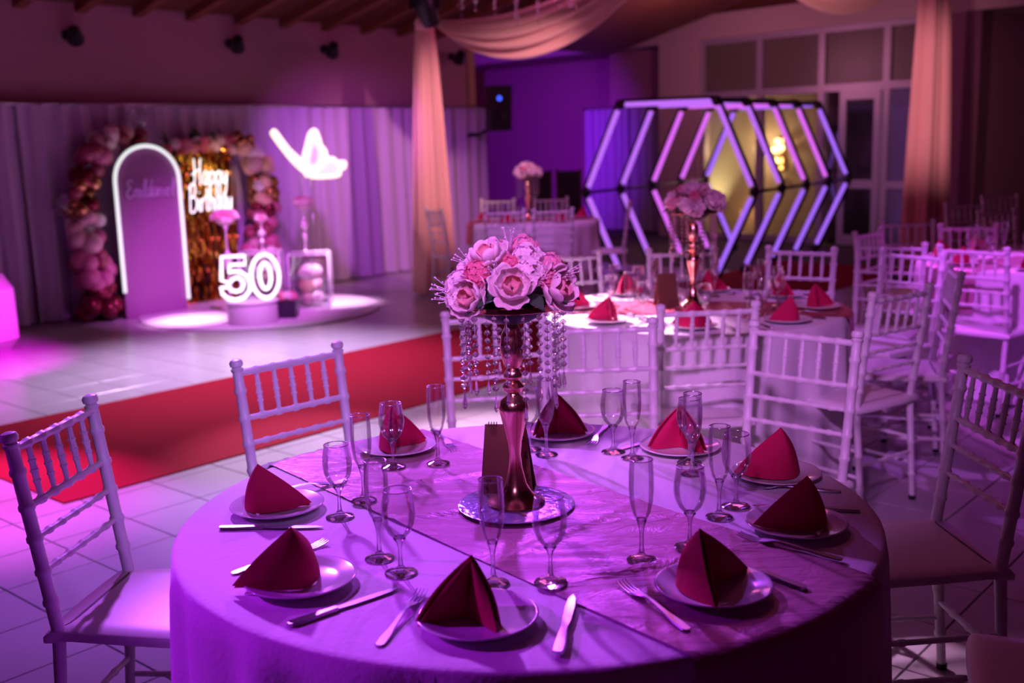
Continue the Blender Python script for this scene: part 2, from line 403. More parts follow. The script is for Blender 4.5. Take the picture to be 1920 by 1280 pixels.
# lit lobby behind the glass
lob = obj('wall_lobby', wall_box(B(), K(4.0, 0.95), K(7.40, 0.95), 0.2, 0, 3.2).mesh('wall_lobby', mat('tan_plaster', (0.52, 0.42, 0.28), 0.9, bump=0.05, bscale=10), False), kind='structure')
obj('lobby_partition', wall_box(B(), K(7.50, 0.32), K(7.40, 1.1), 0.06, 0, 3.2).mesh('lobby_partition', mat('dark_lobby_plaster', (0.10, 0.07, 0.08), 0.9), False), lob)
obj('lobby_soffit', wall_box(B(), K(4.0, 0.36), K(9.8, 0.36), 2.6, 3.0, 3.1).mesh('lobby_soffit', wall_pale, False), lob)
obj('lobby_end', wall_box(B(), K(4.62, 0.31), K(4.1, 1.1), 0.06, 0, 3.2).mesh('lobby_end', wall_pale, False), lob)
# ------------------------------------------------------------------ red carpet
carpet_m = mat('red_carpet', (0.31, 0.008, 0.024), 0.95, noise=(0.26, 0.006, 0.020), bump=0.3, bscale=120, spec=0.15)
ca = obj('aisle_carpet', B().slab([(0,0),(10.2,0),(10.2,1.68),(0,1.68)], 0.0005, 0.007).mesh('aisle_carpet', carpet_m, False), None, (-2.04, 4.68, 0), (0, 0, WROT))
tag(ca, 'long red carpet laid across the tiled floor towards the lit tunnel', 'carpet')

# ------------------------------------------------------------------ chairs: white bamboo-style banquet chairs
def bamboo(b, p0, p1, r0, r1=None, nodes=(0.33, 0.66), seg=8, bump=1.28):
    p0 = Vector(p0); p1 = Vector(p1); r1 = r1 or r0; L = (p1-p0).length
    st = [(0, 1)]
    for t in nodes:
        e = 0.006 / L
        st += [(t-2*e, 1), (t-e, bump), (t+e, bump), (t+2*e, 1)]
    st.append((1, 1))
    return b.tube([p0.lerp(p1, t) for t, _ in st], [(r0 + (r1-r0)*t) * k for t, k in st], seg)
def post_y(z): return 0.03 + (0.035*z/0.45 if z < 0.45 else 0.035 - 0.065*(z-0.45)/0.47)
def chair_meshes():
    d = {}
    for s_, nm in ((-1, 'L'), (1, 'R')):
        b = B(); pts = []; rs = []
        zz = [0.0, 0.10, 0.105, 0.115, 0.12, 0.24, 0.245, 0.255, 0.26, 0.43, 0.45, 0.515, 0.52, 0.53, 0.535, 0.59, 0.595, 0.605, 0.61, 0.67, 0.675, 0.685, 0.69,
              0.746, 0.751, 0.761, 0.766, 0.83, 0.835, 0.845, 0.85, 0.893, 0.897]
        for i, z in enumerate(zz):
            ring = 0.0
            for c_ in (0.11, 0.25, 0.525, 0.60, 0.68, 0.756, 0.84):
                if abs(z - c_) < 0.0065: ring = 0.0035
            pts.append((s_*(0.172 + 0.013*z/0.92), post_y(z), z)); rs.append((0.0155 if z > 0.45 else 0.0155 - 0.003*(0.45-z)/0.45) + ring)
        for z, r in ((0.900, 0.0185), (0.906, 0.0195), (0.910, 0.013), (0.914, 0.019), (0.924, 0.021), (0.932, 0.017), (0.936, 0.006)):
            pts.append((s_*(0.172 + 0.013*z/0.92), post_y(z), z)); rs.append(r)
        d['post'+nm] = b.tube(pts, rs, 10).mesh('back_post', white_paint, True, 40)
        b = B(); bamboo(b, (s_*0.19, 0.435, 0.0), (s_*0.182, 0.43, 0.44), 0.0125, 0.0155, (0.25, 0.55, 0.85))
        d['leg'+nm] = b.mesh('front_leg', white_paint, True, 40)
        b = B(); b.lathe([(0.014, -0.001), (0.0155, 0.0), (0.0155, 0.018), (0.0, 0.018)], 10)
        d['cap'] = b.mesh('foot_cap', black_m, True, 40)
        for z, k in ((0.16, 'a'), (0.27, 'b')):
            b = B(); bamboo(b, (s_*0.176, post_y(z), z), (s_*0.187, 0.433, z), 0.008, None, (0.3, 0.7))
            d['side'+nm+k] = b.mesh('side_stretcher', white_paint, True, 40)
    for z, k in ((0.19, 'a'), (0.30, 'b')):
        b = B(); bamboo(b, (-0.187, 0.433, z), (0.187, 0.433, z), 0.008, None, (0.25, 0.5, 0.75)); d['front'+k] = b.mesh('front_stretcher', white_paint, True, 40)
    b = B(); bamboo(b, (-0.176, post_y(0.21), 0.21), (0.176, post_y(0.21), 0.21), 0.008, None, (0.25, 0.5, 0.75)); d['back'] = b.mesh('back_stretcher', white_paint, True, 40)
    b = B(); bamboo(b, (-0.185, post_y(0.893), 0.893), (0.185, post_y(0.893), 0.893), 0.0105, None, (0.17, 0.33, 0.5, 0.67, 0.83)); d['rail0'] = b.mesh('top_rail', white_paint, True, 40)
    for z in (0.756, 0.68, 0.60):
        b = B(); bamboo(b, (-0.181, post_y(z), z), (0.181, post_y(z), z), 0.009 if z > 0.7 else 0.0075, None, (0.17, 0.33, 0.5, 0.67, 0.83), 8, 1.35)
        d['rail%d' % int(z*1000)] = b.mesh('cross_rail', white_paint, True, 40)
    b = B()
    p0, p1 = Vector((0, post_y(0.756), 0.756)), Vector((0, post_y(0.893), 0.893)); L = (p1-p0)
    st = [(0, .0058), (.30, .0075), (.31, .0098), (.34, .0098), (.35, .0078), (.48, .0085), (.49, .0105), (.52, .0105), (.53, .0085), (.66, .0078), (.67, .0098), (.70, .0098), (.71, .0075), (1, .0066)]
    b.tube([p0 + L*t for t, _ in st], [r for _, r in st], 8)
    d['spindle'] = b.mesh('spindle', white_paint, True, 40)
    b = B()
    def outline(k, z):
        pts = bez([(-0.178+k, 0.035+k), (0.178-k, 0.035+k), (0.196-k, 0.10), (0.215-k, 0.40-k), (0.195-k, 0.455-k), (0.0, 0.468-k), (-0.195+k, 0.455-k), (-0.215+k, 0.40-k), (-0.196+k, 0.10)], 4, True)
        return [(p.x, p.y, z) for p in [q_.to_3d() if len(q_) < 3 else q_ for q_ in pts]]
    rings = [outline(0.012, 0.428), outline(0.0, 0.434), outline(0.0, 0.448), outline(0.008, 0.456), outline(0.05, 0.460)]
    n = len(rings[0]); vs = [p for r in rings for p in r]
    fs = [(j*n+i, j*n+(i+1) % n, (j+1)*n+(i+1) % n, (j+1)*n+i) for j in range(4) for i in range(n)] + [tuple(range(n))[::-1], tuple(4*n+i for i in range(n))]
    d['seat'] = b.add(vs, fs).mesh('seat', white_paint, True, 50)
    return d
CH = chair_meshes()
def chair(x, y, yaw, label, group):
    t = thing('banquet_chair', label, 'chair', (x, y, 0), math.radians(yaw), group)
    obj('seat', CH['seat'], t)
    for nm, s_ in (('L', -1), ('R', 1)):
        p = obj('back_post', CH['post'+nm], t); obj('foot_cap', CH['cap'], p, (s_*0.172, 0.03, 0))
        g = obj('front_leg', CH['leg'+nm], t); obj('foot_cap', CH['cap'], g, (s_*0.19, 0.435, 0))
        obj('side_stretcher', CH['side'+nm+'a'], t); obj('side_stretcher', CH['side'+nm+'b'], t)
    for k in ('fronta', 'frontb'): obj('front_stretcher', CH[k], t)
    obj('back_stretcher', CH['back'], t)
    obj('top_rail', CH['rail0'], t)
    for k in ('rail756', 'rail680', 'rail600'): obj('cross_rail', CH[k], t)
    for k in range(5): obj('spindle', CH['spindle'], t, ((k-2)*0.0605, 0, 0))
    return t
GN, GM, GR, GF = 'chairs around the front table', 'chairs around the middle table', 'chairs around the right-hand table', 'chairs around the far table'
for x, y, a, lb, g in (
    (-1.124, 2.566, -97, 'white bamboo-style chair at the left edge, magenta light on its top rail', GN),
    (-0.695, 3.305, -135, 'white bamboo-style chair standing against the red carpet', GN),
    (-0.064, 4.034, 187, 'white bamboo-style chair half hidden by the hanging crystals of the front centerpiece', GN),
    (0.310, 3.739, 182, 'white bamboo-style chair directly right of the front centerpiece', GN),
    (0.961, 3.502, 137, 'large white bamboo-style chair behind the upper right napkin of the front table', GN),
    (1.276, 2.775, 94, 'white bamboo-style chair cut by the right edge of the picture', GN),
    (1.36, 1.90, 72, 'dim white chair seat in the bottom right corner, back out of view', GN),
    (0.748, 4.055, 6, 'white bamboo-style chair pushed in at the front of the middle table', GM),
    (1.575, 4.32, 35, 'white bamboo-style chair right of the middle table, back turned to the viewer', GM),
    (2.05, 4.95, 75, 'white bamboo-style chair seen edge-on between the middle and right-hand tables', GM),
    (0.342, 6.092, 205, 'white bamboo-style chair behind the middle table, left of its centerpiece', GM),
    (0.982, 6.16, 175, 'white bamboo-style chair directly behind the centerpiece of the middle table', GM),
    (1.636, 6.057, 149, 'white bamboo-style chair at the back right of the middle table, before the light tunnel', GM),
    (2.19, 6.20, 148, 'white chair in the cluster right of the light tunnel, second from the left', GM),
    (2.14, 5.72, 123, 'white chair in the cluster right of the light tunnel, nearest the viewer', GM),
    (2.513, 5.858, -48, 'white chair with violet-lit seat before the right-hand table', GR),
    (2.336, 7.048, -134, 'leftmost white chair of the cluster right of the light tunnel', GR),
    (2.85, 7.75, 181, 'white chair in front of the right drape, behind the chair cluster', GR),
    (3.098, 7.305, 178, 'dim white chair behind the right-hand table beside the right drape', GR),
    (4.00, 9.53, 192, 'dim white chair farthest back, just right of the right drape', 'chairs at the far right'),
    (4.73, 10.48, 190, 'nearly dark white chair by the dark opening at the far right', 'chairs at the far right'),
    (3.84, 8.55, 201, 'small white chair glowing violet behind the right-hand table', 'chairs at the far right'),
    (-0.037, 10.236, 7, 'left white chair in front of the far table near the speaker', GF),
    (0.418, 10.199, 7, 'right white chair in front of the far table near the speaker', GF),
    (-0.74, 10.80, -62, 'white chair left of the far table, next to the left drape', GF),
    (1.22, 10.95, 84, 'white chair right of the far table, beside the light tunnel', GF),
    (-0.12, 12.30, 172, 'white chair at the back left of the far table, under the speaker', GF),
    (0.48, 12.30, 185, 'white chair at the back right of the far table, before the dark panels', GF)):
    chair(x, y, a, lb, g)

# ------------------------------------------------------------------ tables, cloths, runners
R1 = 0.745; TZ = 0.76
def table(x, y, R, nm):
    t = thing('round_table', 'round banquet table hidden under the cloth of the %s table' % nm, 'table', (x, y, 0), 0, 'round banquet tables')
    b = B(); b.lathe([(0, 0.73), (R-0.02, 0.73), (R-0.012, 0.74), (R-0.012, 0.752), (R-0.02, 0.756), (0, 0.756)], 48); obj('tabletop', b.mesh('tabletop', wood_dark, True, 40), t)
    for k in range(4):
        a = PI/4 + k*PI/2
        b = B(); b.tube([(0.42*math.cos(a), 0.42*math.sin(a), 0), (0.36*math.cos(a), 0.36*math.sin(a), 0.73)], 0.016, 8); obj('leg', b.mesh('leg', steel), t)
def cloth(x, y, R, label, folds, ph, seg=180, crease=0.0):
    b = B()
    radii = [0.0, 0.2, 0.4, 0.6, 0.8, 0.93, 0.975, 0.99]
    rows = []
    for f in radii: rows.append([(R*f*math.cos(2*PI*k/seg), R*f*math.sin(2*PI*k/seg), TZ + (0 if f < 0.98 else -0.0012)) for k in range(seg)])
    rows.append([(R*math.cos(2*PI*k/seg), R*math.sin(2*PI*k/seg), TZ-0.006) for k in range(seg)])
    for j in range(1, 15):
        d_ = j/14; z = TZ - 0.006 - d_*(TZ-0.014)
        row = []
        for k in range(seg):
            a = 2*PI*k/seg
            w_ = math.sin(a*folds + ph + 0.5*math.sin(3*a+ph)) + 0.35*math.sin(a*folds*1.7+2*ph)
            r = R + 0.003 + 0.010*d_ + 0.026*(d_**0.55)*w_
            row.append((r*math.cos(a), r*math.sin(a), z))
        rows.append(row)
    vs = [p for r in rows for p in r]
    fs = [(j*seg+k, j*seg+(k+1) % seg, (j+1)*seg+(k+1) % seg, (j+1)*seg+k) for j in range(len(rows)-1) for k in range(seg)]
    b.add(vs, fs)
    o = obj('tablecloth', b.mesh('tablecloth', cloth_white), None, (x, y, 0))
    return tag(o, label, 'tablecloth', 'white tablecloths')
def runner(x, y, R, ang, width, off, drop0, drop1, label, m=satin):
    """satin strip across the table that hangs over both edges; a few cross wrinkles"""
    b = B(); ca_, sa = math.cos(ang), math.sin(ang)
    nu, nv = 24, 150
    def fn(u_, v_):
        c = (u_-0.5)*width + off
        Lh = math.sqrt(max(R*R - c*c, 0.01))
        total = drop0 + 2*Lh + drop1; s_ = v_*total - drop0 - Lh
        wr_ = 0.0
        for (p, a_, sk) in ((-0.30, 0.008, 0.25), (-0.05, 0.010, 0.4), (0.17, 0.007, -0.2), (0.42, 0.010, 0.35), (-0.52, 0.006, 0.1)):
            q_ = (s_ - p - sk*(u_-0.5)*0.4) / 0.010
            wr_ += a_*math.exp(-q_*q_) * (0.4 + 0.6*math.sin(PI*min(1, max(0, u_*1.3))))
        z = TZ + 0.0035 + wr_ + 0.0012*math.sin(14*c + 9*s_)
        if abs(s_) > Lh - 0.004:
            d_ = abs(s_) - (Lh - 0.004); sg = 1 if s_ > 0 else -1
            px, py = sg*Lh, c
            k = min(1, d_/0.02); rr = (R + 0.006*k + (0.012 + 0.055*d_)*k + 0.006*math.sin(22*c)*min(1, d_*5)) / R
            px, py = px*rr, py*rr
            z = TZ + 0.0035 - max(0, d_-0.004)
        else: px, py = s_, c
        return (x + px*ca_ - py*sa, y + px*sa + py*ca_, z)
    b.grid(fn, nu, nv)
    o = obj('table_runner', b.mesh('table_runner', m))
    return tag(o, label, 'table runner', 'satin table runners')
C1 = (0.022, 2.265); C2 = (0.86, 5.03); C4 = (3.22, 6.55); C3 = (0.25, 11.15)
for c, nm, R in ((C1, 'front', R1), (C2, 'middle', 0.70), (C4, 'right-hand', 0.70), (C3, 'far', 0.66)): table(c[0], c[1], R, nm)
cloth(*C1, R1, 'white cloth to the floor on the large front table', 22, 0.4)
cloth(*C2, 0.70, 'white cloth to the floor on the middle table', 20, 1.3, 120)
cloth(*C4, 0.70, 'white cloth lit violet on the right-hand table', 20, 2.1, 120)
cloth(*C3, 0.66, 'white cloth on the far table under the wall speaker', 18, 0.1, 90)
runner(*C1, R1, math.atan2(-0.777, 0.63), 0.475, -0.02, 0.16, 0.42, 'pink satin runner across the front table, hanging over its near right edge')
runner(*C2, 0.70, math.radians(-14), 0.42, 0.0, 0.25, 0.35, 'pink satin runner across the middle table', mat('rose_satin', (0.50, 0.10, 0.14), 0.4, metal=0.2, bump=0.3, bscale=9))
runner(*C4, 0.70, math.radians(20), 0.42, 0.0, 0.25, 0.25, 'pink satin runner across the right-hand table', satin)
runner(*C3, 0.66, math.radians(8), 0.40, 0.0, 0.22, 0.22, 'rose satin runner across the far table', MATS['rose_satin'])

# ------------------------------------------------------------------ tableware
def glass_profiles():
    g = {}
    # wine: height .163 ; flute: height .198
    b = B(); b.lathe([(0.0035, 0.066), (0.012, 0.071), (0.022, 0.082), (0.0290, 0.098), (0.0320, 0.116), (0.0310, 0.135), (0.0275, 0.155), (0.0262, 0.163)], 28)
    g['wine_bowl'] = b.mesh('bowl', glass_thin)
    b = B(); b.tube([(0.0262*math.cos(2*PI*k/28), 0.0262*math.sin(2*PI*k/28), 0.163) for k in range(28)], 0.0011, 6, True); g['wine_rim'] = b.mesh('rim', glass_rim)
    b = B(); b.lathe([(0, 0.0012), (0.029, 0.0), (0.031, 0.0015), (0.029, 0.003), (0.012, 0.0085), (0.005, 0.015), (0.0036, 0.03), (0.0036, 0.05), (0.006, 0.060), (0.012, 0.0685), (0.010, 0.0725), (0, 0.0725)], 24)
    g['wine_stem'] = b.mesh('stem', glass_stem, False)
    b = B(); b.lathe([(0.0035, 0.074), (0.009, 0.079), (0.0165, 0.093), (0.0215, 0.115), (0.0235, 0.140), (0.0232, 0.170), (0.0215, 0.198)], 28)
    g['flute_bowl'] = b.mesh('bowl', glass_thin)
    b = B(); b.tube([(0.0215*math.cos(2*PI*k/28), 0.0215*math.sin(2*PI*k/28), 0.198) for k in range(28)], 0.0011, 6, True); g['flute_rim'] = b.mesh('rim', glass_rim)
    b = B(); b.lathe([(0, 0.0012), (0.027, 0.0), (0.029, 0.0015), (0.027, 0.003), (0.012, 0.0085), (0.0055, 0.015), (0.0040, 0.03), (0.0040, 0.055), (0.006, 0.067), (0.010, 0.0795), (0.008, 0.083), (0, 0.083)], 24)
    g['flute_stem'] = b.mesh('stem', glass_stem, False)
    return g
GL = glass_profiles()
def glass(kind, x, y, label, group, z=TZ+0.0005):
    t = thing('wine_glass' if kind == 'wine' else 'champagne_flute', label, 'glass', (x, y, z), random.random(), group)
    b = obj('bowl', GL[kind+'_bowl'], t); obj('rim', GL[kind+'_rim'], b)
    obj('stem', GL[kind+'_stem'], t)
    return t
b = B(); b.lathe([(0, 0.002), (0.05, 0.0), (0.055, 0.003), (0.078, 0.006), (0.100, 0.0125), (0.1035, 0.0150), (0.1025, 0.0165), (0.098, 0.0155), (0.074, 0.0095), (0.062, 0.0065), (0, 0.006)], 48)
PLATE = b.mesh('dinner_plate', china, True)
def plate(x, y, label, group, z=TZ+0.001): return tag(obj('dinner_plate', PLATE, None, (x, y, z)), label, 'plate', group)
def strip(b, st, th=0.0016, x0=0.0):
    """flat bar along y: stations (y, half width, z)"""
    vs = []
    for y, hw_, z in st: vs += [(x0-hw_, y, z), (x0+hw_, y, z), (x0+hw_*0.8, y, z+th), (x0-hw_*0.8, y, z+th)]
    n = len(st); fs = []
    for i in range(n-1):
        for k in range(4): fs.append((i*4+k, i*4+(k+1) % 4, (i+1)*4+(k+1) % 4, (i+1)*4+k))
    fs += [(0, 1, 2, 3), tuple((n-1)*4+k for k in range(4))]
    return b.add(vs, fs)
b = B(); strip(b, [(0, 0.004, 0), (0.004, 0.009, 0.0002), (0.03, 0.0095, 0.0012), (0.06, 0.006, 0.003), (0.10, 0.004, 0.006), (0.125, 0.0035, 0.0075), (0.14, 0.006, 0.0065), (0.150, 0.011, 0.004), (0.168, 0.0125, 0.001)], 0.0022)
for k in range(4): strip(b, [(0.166, 0.0016, 0.001), (0.185, 0.0016, 0.0005), (0.205, 0.0013, 0.0032), (0.216, 0.0006, 0.0065)], 0.0016, (k-1.5)*0.0066)
FORK = b.mesh('fork', steel, True, 35)
b = B(); strip(b, [(0, 0.005, 0), (0.004, 0.0095, 0), (0.03, 0.010, 0), (0.07, 0.007, 0.0005), (0.095, 0.006, 0.0005)], 0.0055); KH = b.mesh('handle', steel, True, 35)
b = B(); strip(b, [(0.095, 0.0065, 0.0015), (0.12, 0.009, 0.001), (0.17, 0.010, 0.001), (0.205, 0.008, 0.001), (0.222, 0.001, 0.001)], 0.0018); KB = b.mesh('blade', steel, True, 35)
def cutlery(kind, tip, end, label, group, z=TZ+0.002):
    """laid so that the handle end is at `end` and the tip points to `tip`"""
    d_ = Vector((tip[0]-end[0], tip[1]-end[1])); a = math.atan2(d_.y, d_.x) - PI/2
    if kind == 'fork':
        return tag(obj('fork', FORK, None, (end[0], end[1], z), (0, 0, a)), label, 'fork', group)
    t = thing('knife', label, 'knife', (end[0], end[1], z), a, group)
    obj('handle', KH, t); obj('blade', KB, t)
    return t
def sheet(b, fn, nu, nv, th):
    P = [[Vector(fn(i/nu, j/nv)) for i in range(nu+1)] for j in range(nv+1)]
    top = []; bot = []
    for j in range(nv+1):
        for i in range(nu+1):
            du = P[j][min(i+1, nu)] - P[j][max(i-1, 0)]; dv = P[min(j+1, nv)][i] - P[max(j-1, 0)][i]
            n_ = du.cross(dv)
            if n_.length < 1e-9: n_ = Vector((0, 0, 1))
            n_.normalize(); top.append(P[j][i] + n_*th/2); bot.append(P[j][i] - n_*th/2)
    w_ = nu+1; N = len(top); fs = []
    for j in range(nv):
        for i in range(nu):
            q_ = (j*w_+i, j*w_+i+1, (j+1)*w_+i+1, (j+1)*w_+i); fs.append(q_); fs.append(tuple(N+k for k in q_[::-1]))
    edge = [j*w_ for j in range(nv+1)]; 
    for e in ([i for i in range(w_)], [nv*w_+i for i in range(w_)], [j*w_ for j in range(nv+1)], [j*w_+nu for j in range(nv+1)]):
        for a_, b_ in zip(e, e[1:]): fs.append((a_, b_, N+b_, N+a_))
    return b.add(top + bot, fs)
def napkin(x, y, yaw, label, group, style=0, wd=0.17, dp=0.085, ht=0.10, lean=0.0, z=None):
    """square of cloth folded into a standing peaked tent, open on one side (local -y)"""
    t = thing('folded_napkin', label, 'napkin', (x, y, (TZ + 0.0085) if z is None else z), math.radians(yaw), group)
    ap = Vector((lean, dp*0.15, ht))
    def outer(u_, v_):
        a = 2*u_-1
        px = wd/2*math.copysign(abs(a)**0.9, a); py = dp*(1-abs(a)**1.7) - dp*0.45
        p = Vector((px, py, 0.002 + 0.006*abs(a)**4)); q_ = p.lerp(ap, v_)
        bulge = 0.012*math.sin(PI*v_)*(1-abs(a)); q_.y += bulge; q_.x += 0.010*math.sin(PI*v_)*a
        return q_
    b = B(); sheet(b, outer, 22, 12, 0.003); obj('front_fold', b.mesh('front_fold', napkin_m, True, 60), t)
    def inner(s_):
        def fn(u_, v_):
            # flap tucked inside: from the side corner back towards the middle
            a = u_
            px = s_*wd/2*(0.94 - 1.00*a); py = -dp*0.45 - 0.004 + dp*0.55*math.sin(a*PI*0.55) - (0.012*math.sin(PI*a) if style else 0)
            p = Vector((px, py, 0.0005)); q_ = p.lerp(ap + Vector((0, -0.004, -0.004)), v_*0.985)
            q_.y -= 0.010*math.sin(PI*v_)*math.sin(PI*a); q_.x += s_*0.006*math.sin(PI*v_)
            return q_
        return fn
    for s_ in (-1, 1):
        b = B(); sheet(b, inner(s_), 12, 10, 0.003); obj('side_fold', b.mesh('side_fold', napkin_m, True, 60), t)
    return t
S1 = 0.8587
# nine place settings of the front table: plate, napkin yaw and size
G1 = {'p': 'plates on the front table', 'n': 'napkins on the front table', 'f': 'flutes on the front table', 'w': 'wine glasses on the front table', 'k': 'cutlery on the front table'}
seats = [ # plate xy, who, napkin (dx, dy, yaw, style, wd, dp, ht, lean)
    ((-0.082, 1.984), 'at the front edge of the front table', (-0.02, 0.0, -14, 1, 0.145, 0.10, 0.105, 0.01)),
    ((-0.468, 2.196), 'at the front left of the front table', (-0.02, 0.0, 228, 0, 0.185, 0.10, 0.105, 0.0)),
    ((-0.619, 2.685), 'at the left edge of the front table', (-0.02, 0.0, 152, 0, 0.175, 0.095, 0.10, 0.01)),
    ((-0.359, 3.194), 'at the back left of the front table', (0.0, 0.0, 60, 1, 0.155, 0.09, 0.11, 0.0)),
    ((0.136, 3.330), 'at the back of the front table behind the centerpiece', (0.0, 0.0, 10, 1, 0.15, 0.09, 0.11, 0.0)),
    ((0.494, 3.128), 'at the back right of the front table', (0.0, 0.0, -20, 1, 0.15, 0.09, 0.11, 0.0)),
    ((0.712, 2.842), 'on the right of the front table, farther of two', (0.0, 0.0, 205, 0, 0.185, 0.09, 0.115, 0.0)),
    ((0.664, 2.452), 'at the right edge of the front table, nearer of two', (0.01, 0.0, 212, 0, 0.19, 0.09, 0.105, 0.0)),
    ((0.398, 2.087), 'at the front right of the front table on the runner', (-0.01, 0.0, 62, 1, 0.19, 0.10, 0.105, 0.0))]
def S(p): return (p[0]*S1, p[1]*S1)
for (p, who, nk) in seats:
    q_ = S(p); zr = 0.0045 if 'runner' in who or 'back left' in who else 0.0
    plate(*q_, 'white dinner plate ' + who, G1['p'], TZ + 0.001 + zr)
    napkin(q_[0]+nk[0], q_[1]+nk[1], nk[2], 'crimson peaked napkin ' + who, G1['n'], *nk[3:], z=TZ+0.0085+zr)
gl1 = [('flute', (-0.053, 2.166), 0), ('wine', (0.068, 2.149), 0), ('flute', (0.273, 2.261), 8), ('wine', (0.391, 2.332), 8), ('flute', (0.497, 2.537), 7), ('wine', (0.554, 2.612), 7),
       ('flute', (0.490, 2.886), 6), ('wine', (0.500, 2.995), 6), ('wine', (0.294, 3.125), 5), ('flute', (0.343, 3.055), 5), ('flute', (0.094, 3.116), 4), ('wine', (0.045, 3.175), 4),
       ('flute', (-0.224, 3.037), 3), ('wine', (-0.352, 3.012), 3), ('flute', (-0.399, 2.719), 2), ('wine', (-0.446, 2.612), 2), ('flute', (-0.313, 2.325), 1), ('wine', (-0.256, 2.238), 1)]
def on_runner(q_):
    c = (q_[0]-C1[0])*0.777 + (q_[1]-C1[1])*0.63 + 0.02
    return abs(c) < 0.25
for kd, p, i in gl1:
    q_ = S(p)
    glass(kd, *q_, ('empty wine glass ' if kd == 'wine' else 'empty champagne flute ') + seats[i][1], G1['w' if kd == 'wine' else 'f'], TZ + (0.006 if on_runner(q_) else 0.001))
for kd, a, b_, i in (('fork', (-0.194, 2.154), (-0.264, 1.887), 0), ('fork', (0.206, 2.155), (0.317, 1.908), 8), ('fork', (0.500, 2.401), (0.707, 2.229), 7), ('fork', (0.610, 2.762), (0.847, 2.701), 6),
                     ('knife', (0.588, 2.613), (0.848, 2.552), 7), ('fork', (0.241, 3.225), (0.301, 3.430), 4), ('fork', (-0.184, 3.178), (-0.266, 3.420), 3), ('fork', (-0.437, 2.447), (-0.63, 2.256), 1),
                     ('fork', (-0.505, 2.872), (-0.70, 2.80), 2), ('knife', (0.110, 2.075), (0.067, 1.825), 0), ('knife', (-0.255, 2.150), (-0.453, 1.985), 1), ('knife', (-0.484, 2.537), (-0.734, 2.549), 2),
                     ('knife', (0.320, 3.147), (0.500, 3.300), 5), ('knife', (0.43, 2.28), (0.585, 2.080), 8)):
    m_ = S(((a[0]+b_[0])/2, (a[1]+b_[1])/2))
    cutlery(kd, S(a), S(b_), ('steel fork beside the plate ' if kd == 'fork' else 'steel knife beside the plate ') + seats[i][1], G1['k'], TZ + (0.006 if on_runner(m_) or on_runner(S(a)) or on_runner(S(b_)) else 0.0015))
# the tables further off: settings by compass place
def setting(c, R, deg, nm, where, runner_deg=0, extra=True):
    a = math.radians(deg); ca_, sa = math.cos(a), math.sin(a)
    zr = TZ + 0.005
    px, py = c[0] + (R-0.14)*ca_, c[1] + (R-0.14)*sa
    plate(px, py, 'white plate at the %s of the %s table' % (where, nm), 'plates on the %s table' % nm, zr)
    napkin(px, py, deg + random.choice((60, 90, 120, 250, 280)), 'crimson napkin at the %s of the %s table' % (where, nm), 'napkins on the %s table' % nm, random.choice((0, 1)), 0.17, 0.09, 0.105, z=zr+0.008)
    for kd, da, rr in (('wine', 7, 0.31), ('flute', -7, 0.32)):
        b_ = a + math.radians(da)
        glass(kd, c[0] + (R-rr)*math.cos(b_), c[1] + (R-rr)*math.sin(b_), '%s at the %s of the %s table' % ('wine glass' if kd == 'wine' else 'champagne flute', where, nm), '%s on the %s table' % ('wine glasses' if kd == 'wine' else 'flutes', nm), zr)
    if extra:
        for kd, da in (('fork', -15), ('knife', 15)):
            b_ = a + math.radians(da)
            cutlery(kd, (c[0] + (R-0.27)*math.cos(b_), c[1] + (R-0.27)*math.sin(b_)), (c[0] + (R-0.05)*math.cos(b_), c[1] + (R-0.05)*math.sin(b_)), 'steel %s at the %s of the %s table' % (kd, where, nm), 'cutlery on the %s table' % nm, zr)
for deg, where in ((-100, 'front'), (-55, 'front right'), (-12, 'right'), (30, 'back right'), (72, 'back'), (118, 'back left'), (172, 'left'), (-142, 'front left')): setting(C2, 0.70, deg, 'middle', where)
for deg, where in ((-120, 'front'), (-165, 'front left'), (150, 'left'), (105, 'back left'), (60, 'back'), (-75, 'front right')): setting(C4, 0.70, deg, 'right-hand', where, extra=False)
for deg, where in ((-60, 'front right'), (-120, 'front left'), (10, 'right'), (170, 'left')): setting(C3, 0.66, deg, 'far', where, extra=False)

# ------------------------------------------------------------------ centerpieces
def petal_mesh(R, th_max, span, m, ruff=0.08, nu=6, nv=6):
    b = B()
    def fn(u_, v_):
        th = th_max*(0.08 + 0.92*v_); wdt = span*(0.35 + 0.65*math.sin(PI*min(1, 0.15 + 0.75*v_)))
        ph = (u_-0.5)*wdt; r = R*math.sin(th)*(1 + ruff*v_*v_*math.sin(7*u_)); z = R*(1-math.cos(th)) - R*0.10*v_*v_*abs(2*u_-1)**2
        return (r*math.cos(ph), r*math.sin(ph), z)
    sheet(b, fn, nu, nv, R*0.03)
    return b.mesh('petal', m)
PET = [petal_mesh(1.0, 1.75, 1.45, petal_pale), petal_mesh(0.80, 2.05, 1.5, petal_pale), petal_mesh(0.52, 2.25, 1.9, mat('blush_petal', (0.80, 0.36, 0.40), 0.7))]
def peony(parent, loc, dirv, r, split, rnd):
    q_ = Vector(dirv).to_track_quat('Z', 'Y').to_euler()
    if split:
        e = obj('peony', None, parent, loc, q_, (r,)*3); e.empty_display_size = 0.05
        for k, (n_, tilt) in enumerate(((6, 0.38), (6, 0.16), (4, 0.0))):
            for i in range(n_):
                obj('petal', PET[k], e, (0, 0, 0.12*k), (rnd.uniform(-.1, .1), -tilt*-1 + rnd.uniform(-.08, .08), 2*PI*i/n_ + 0.5*k + rnd.uniform(-.15, .15)))
        return e
    return obj('peony', PEONY_ONE, parent, loc, q_, (r,)*3)
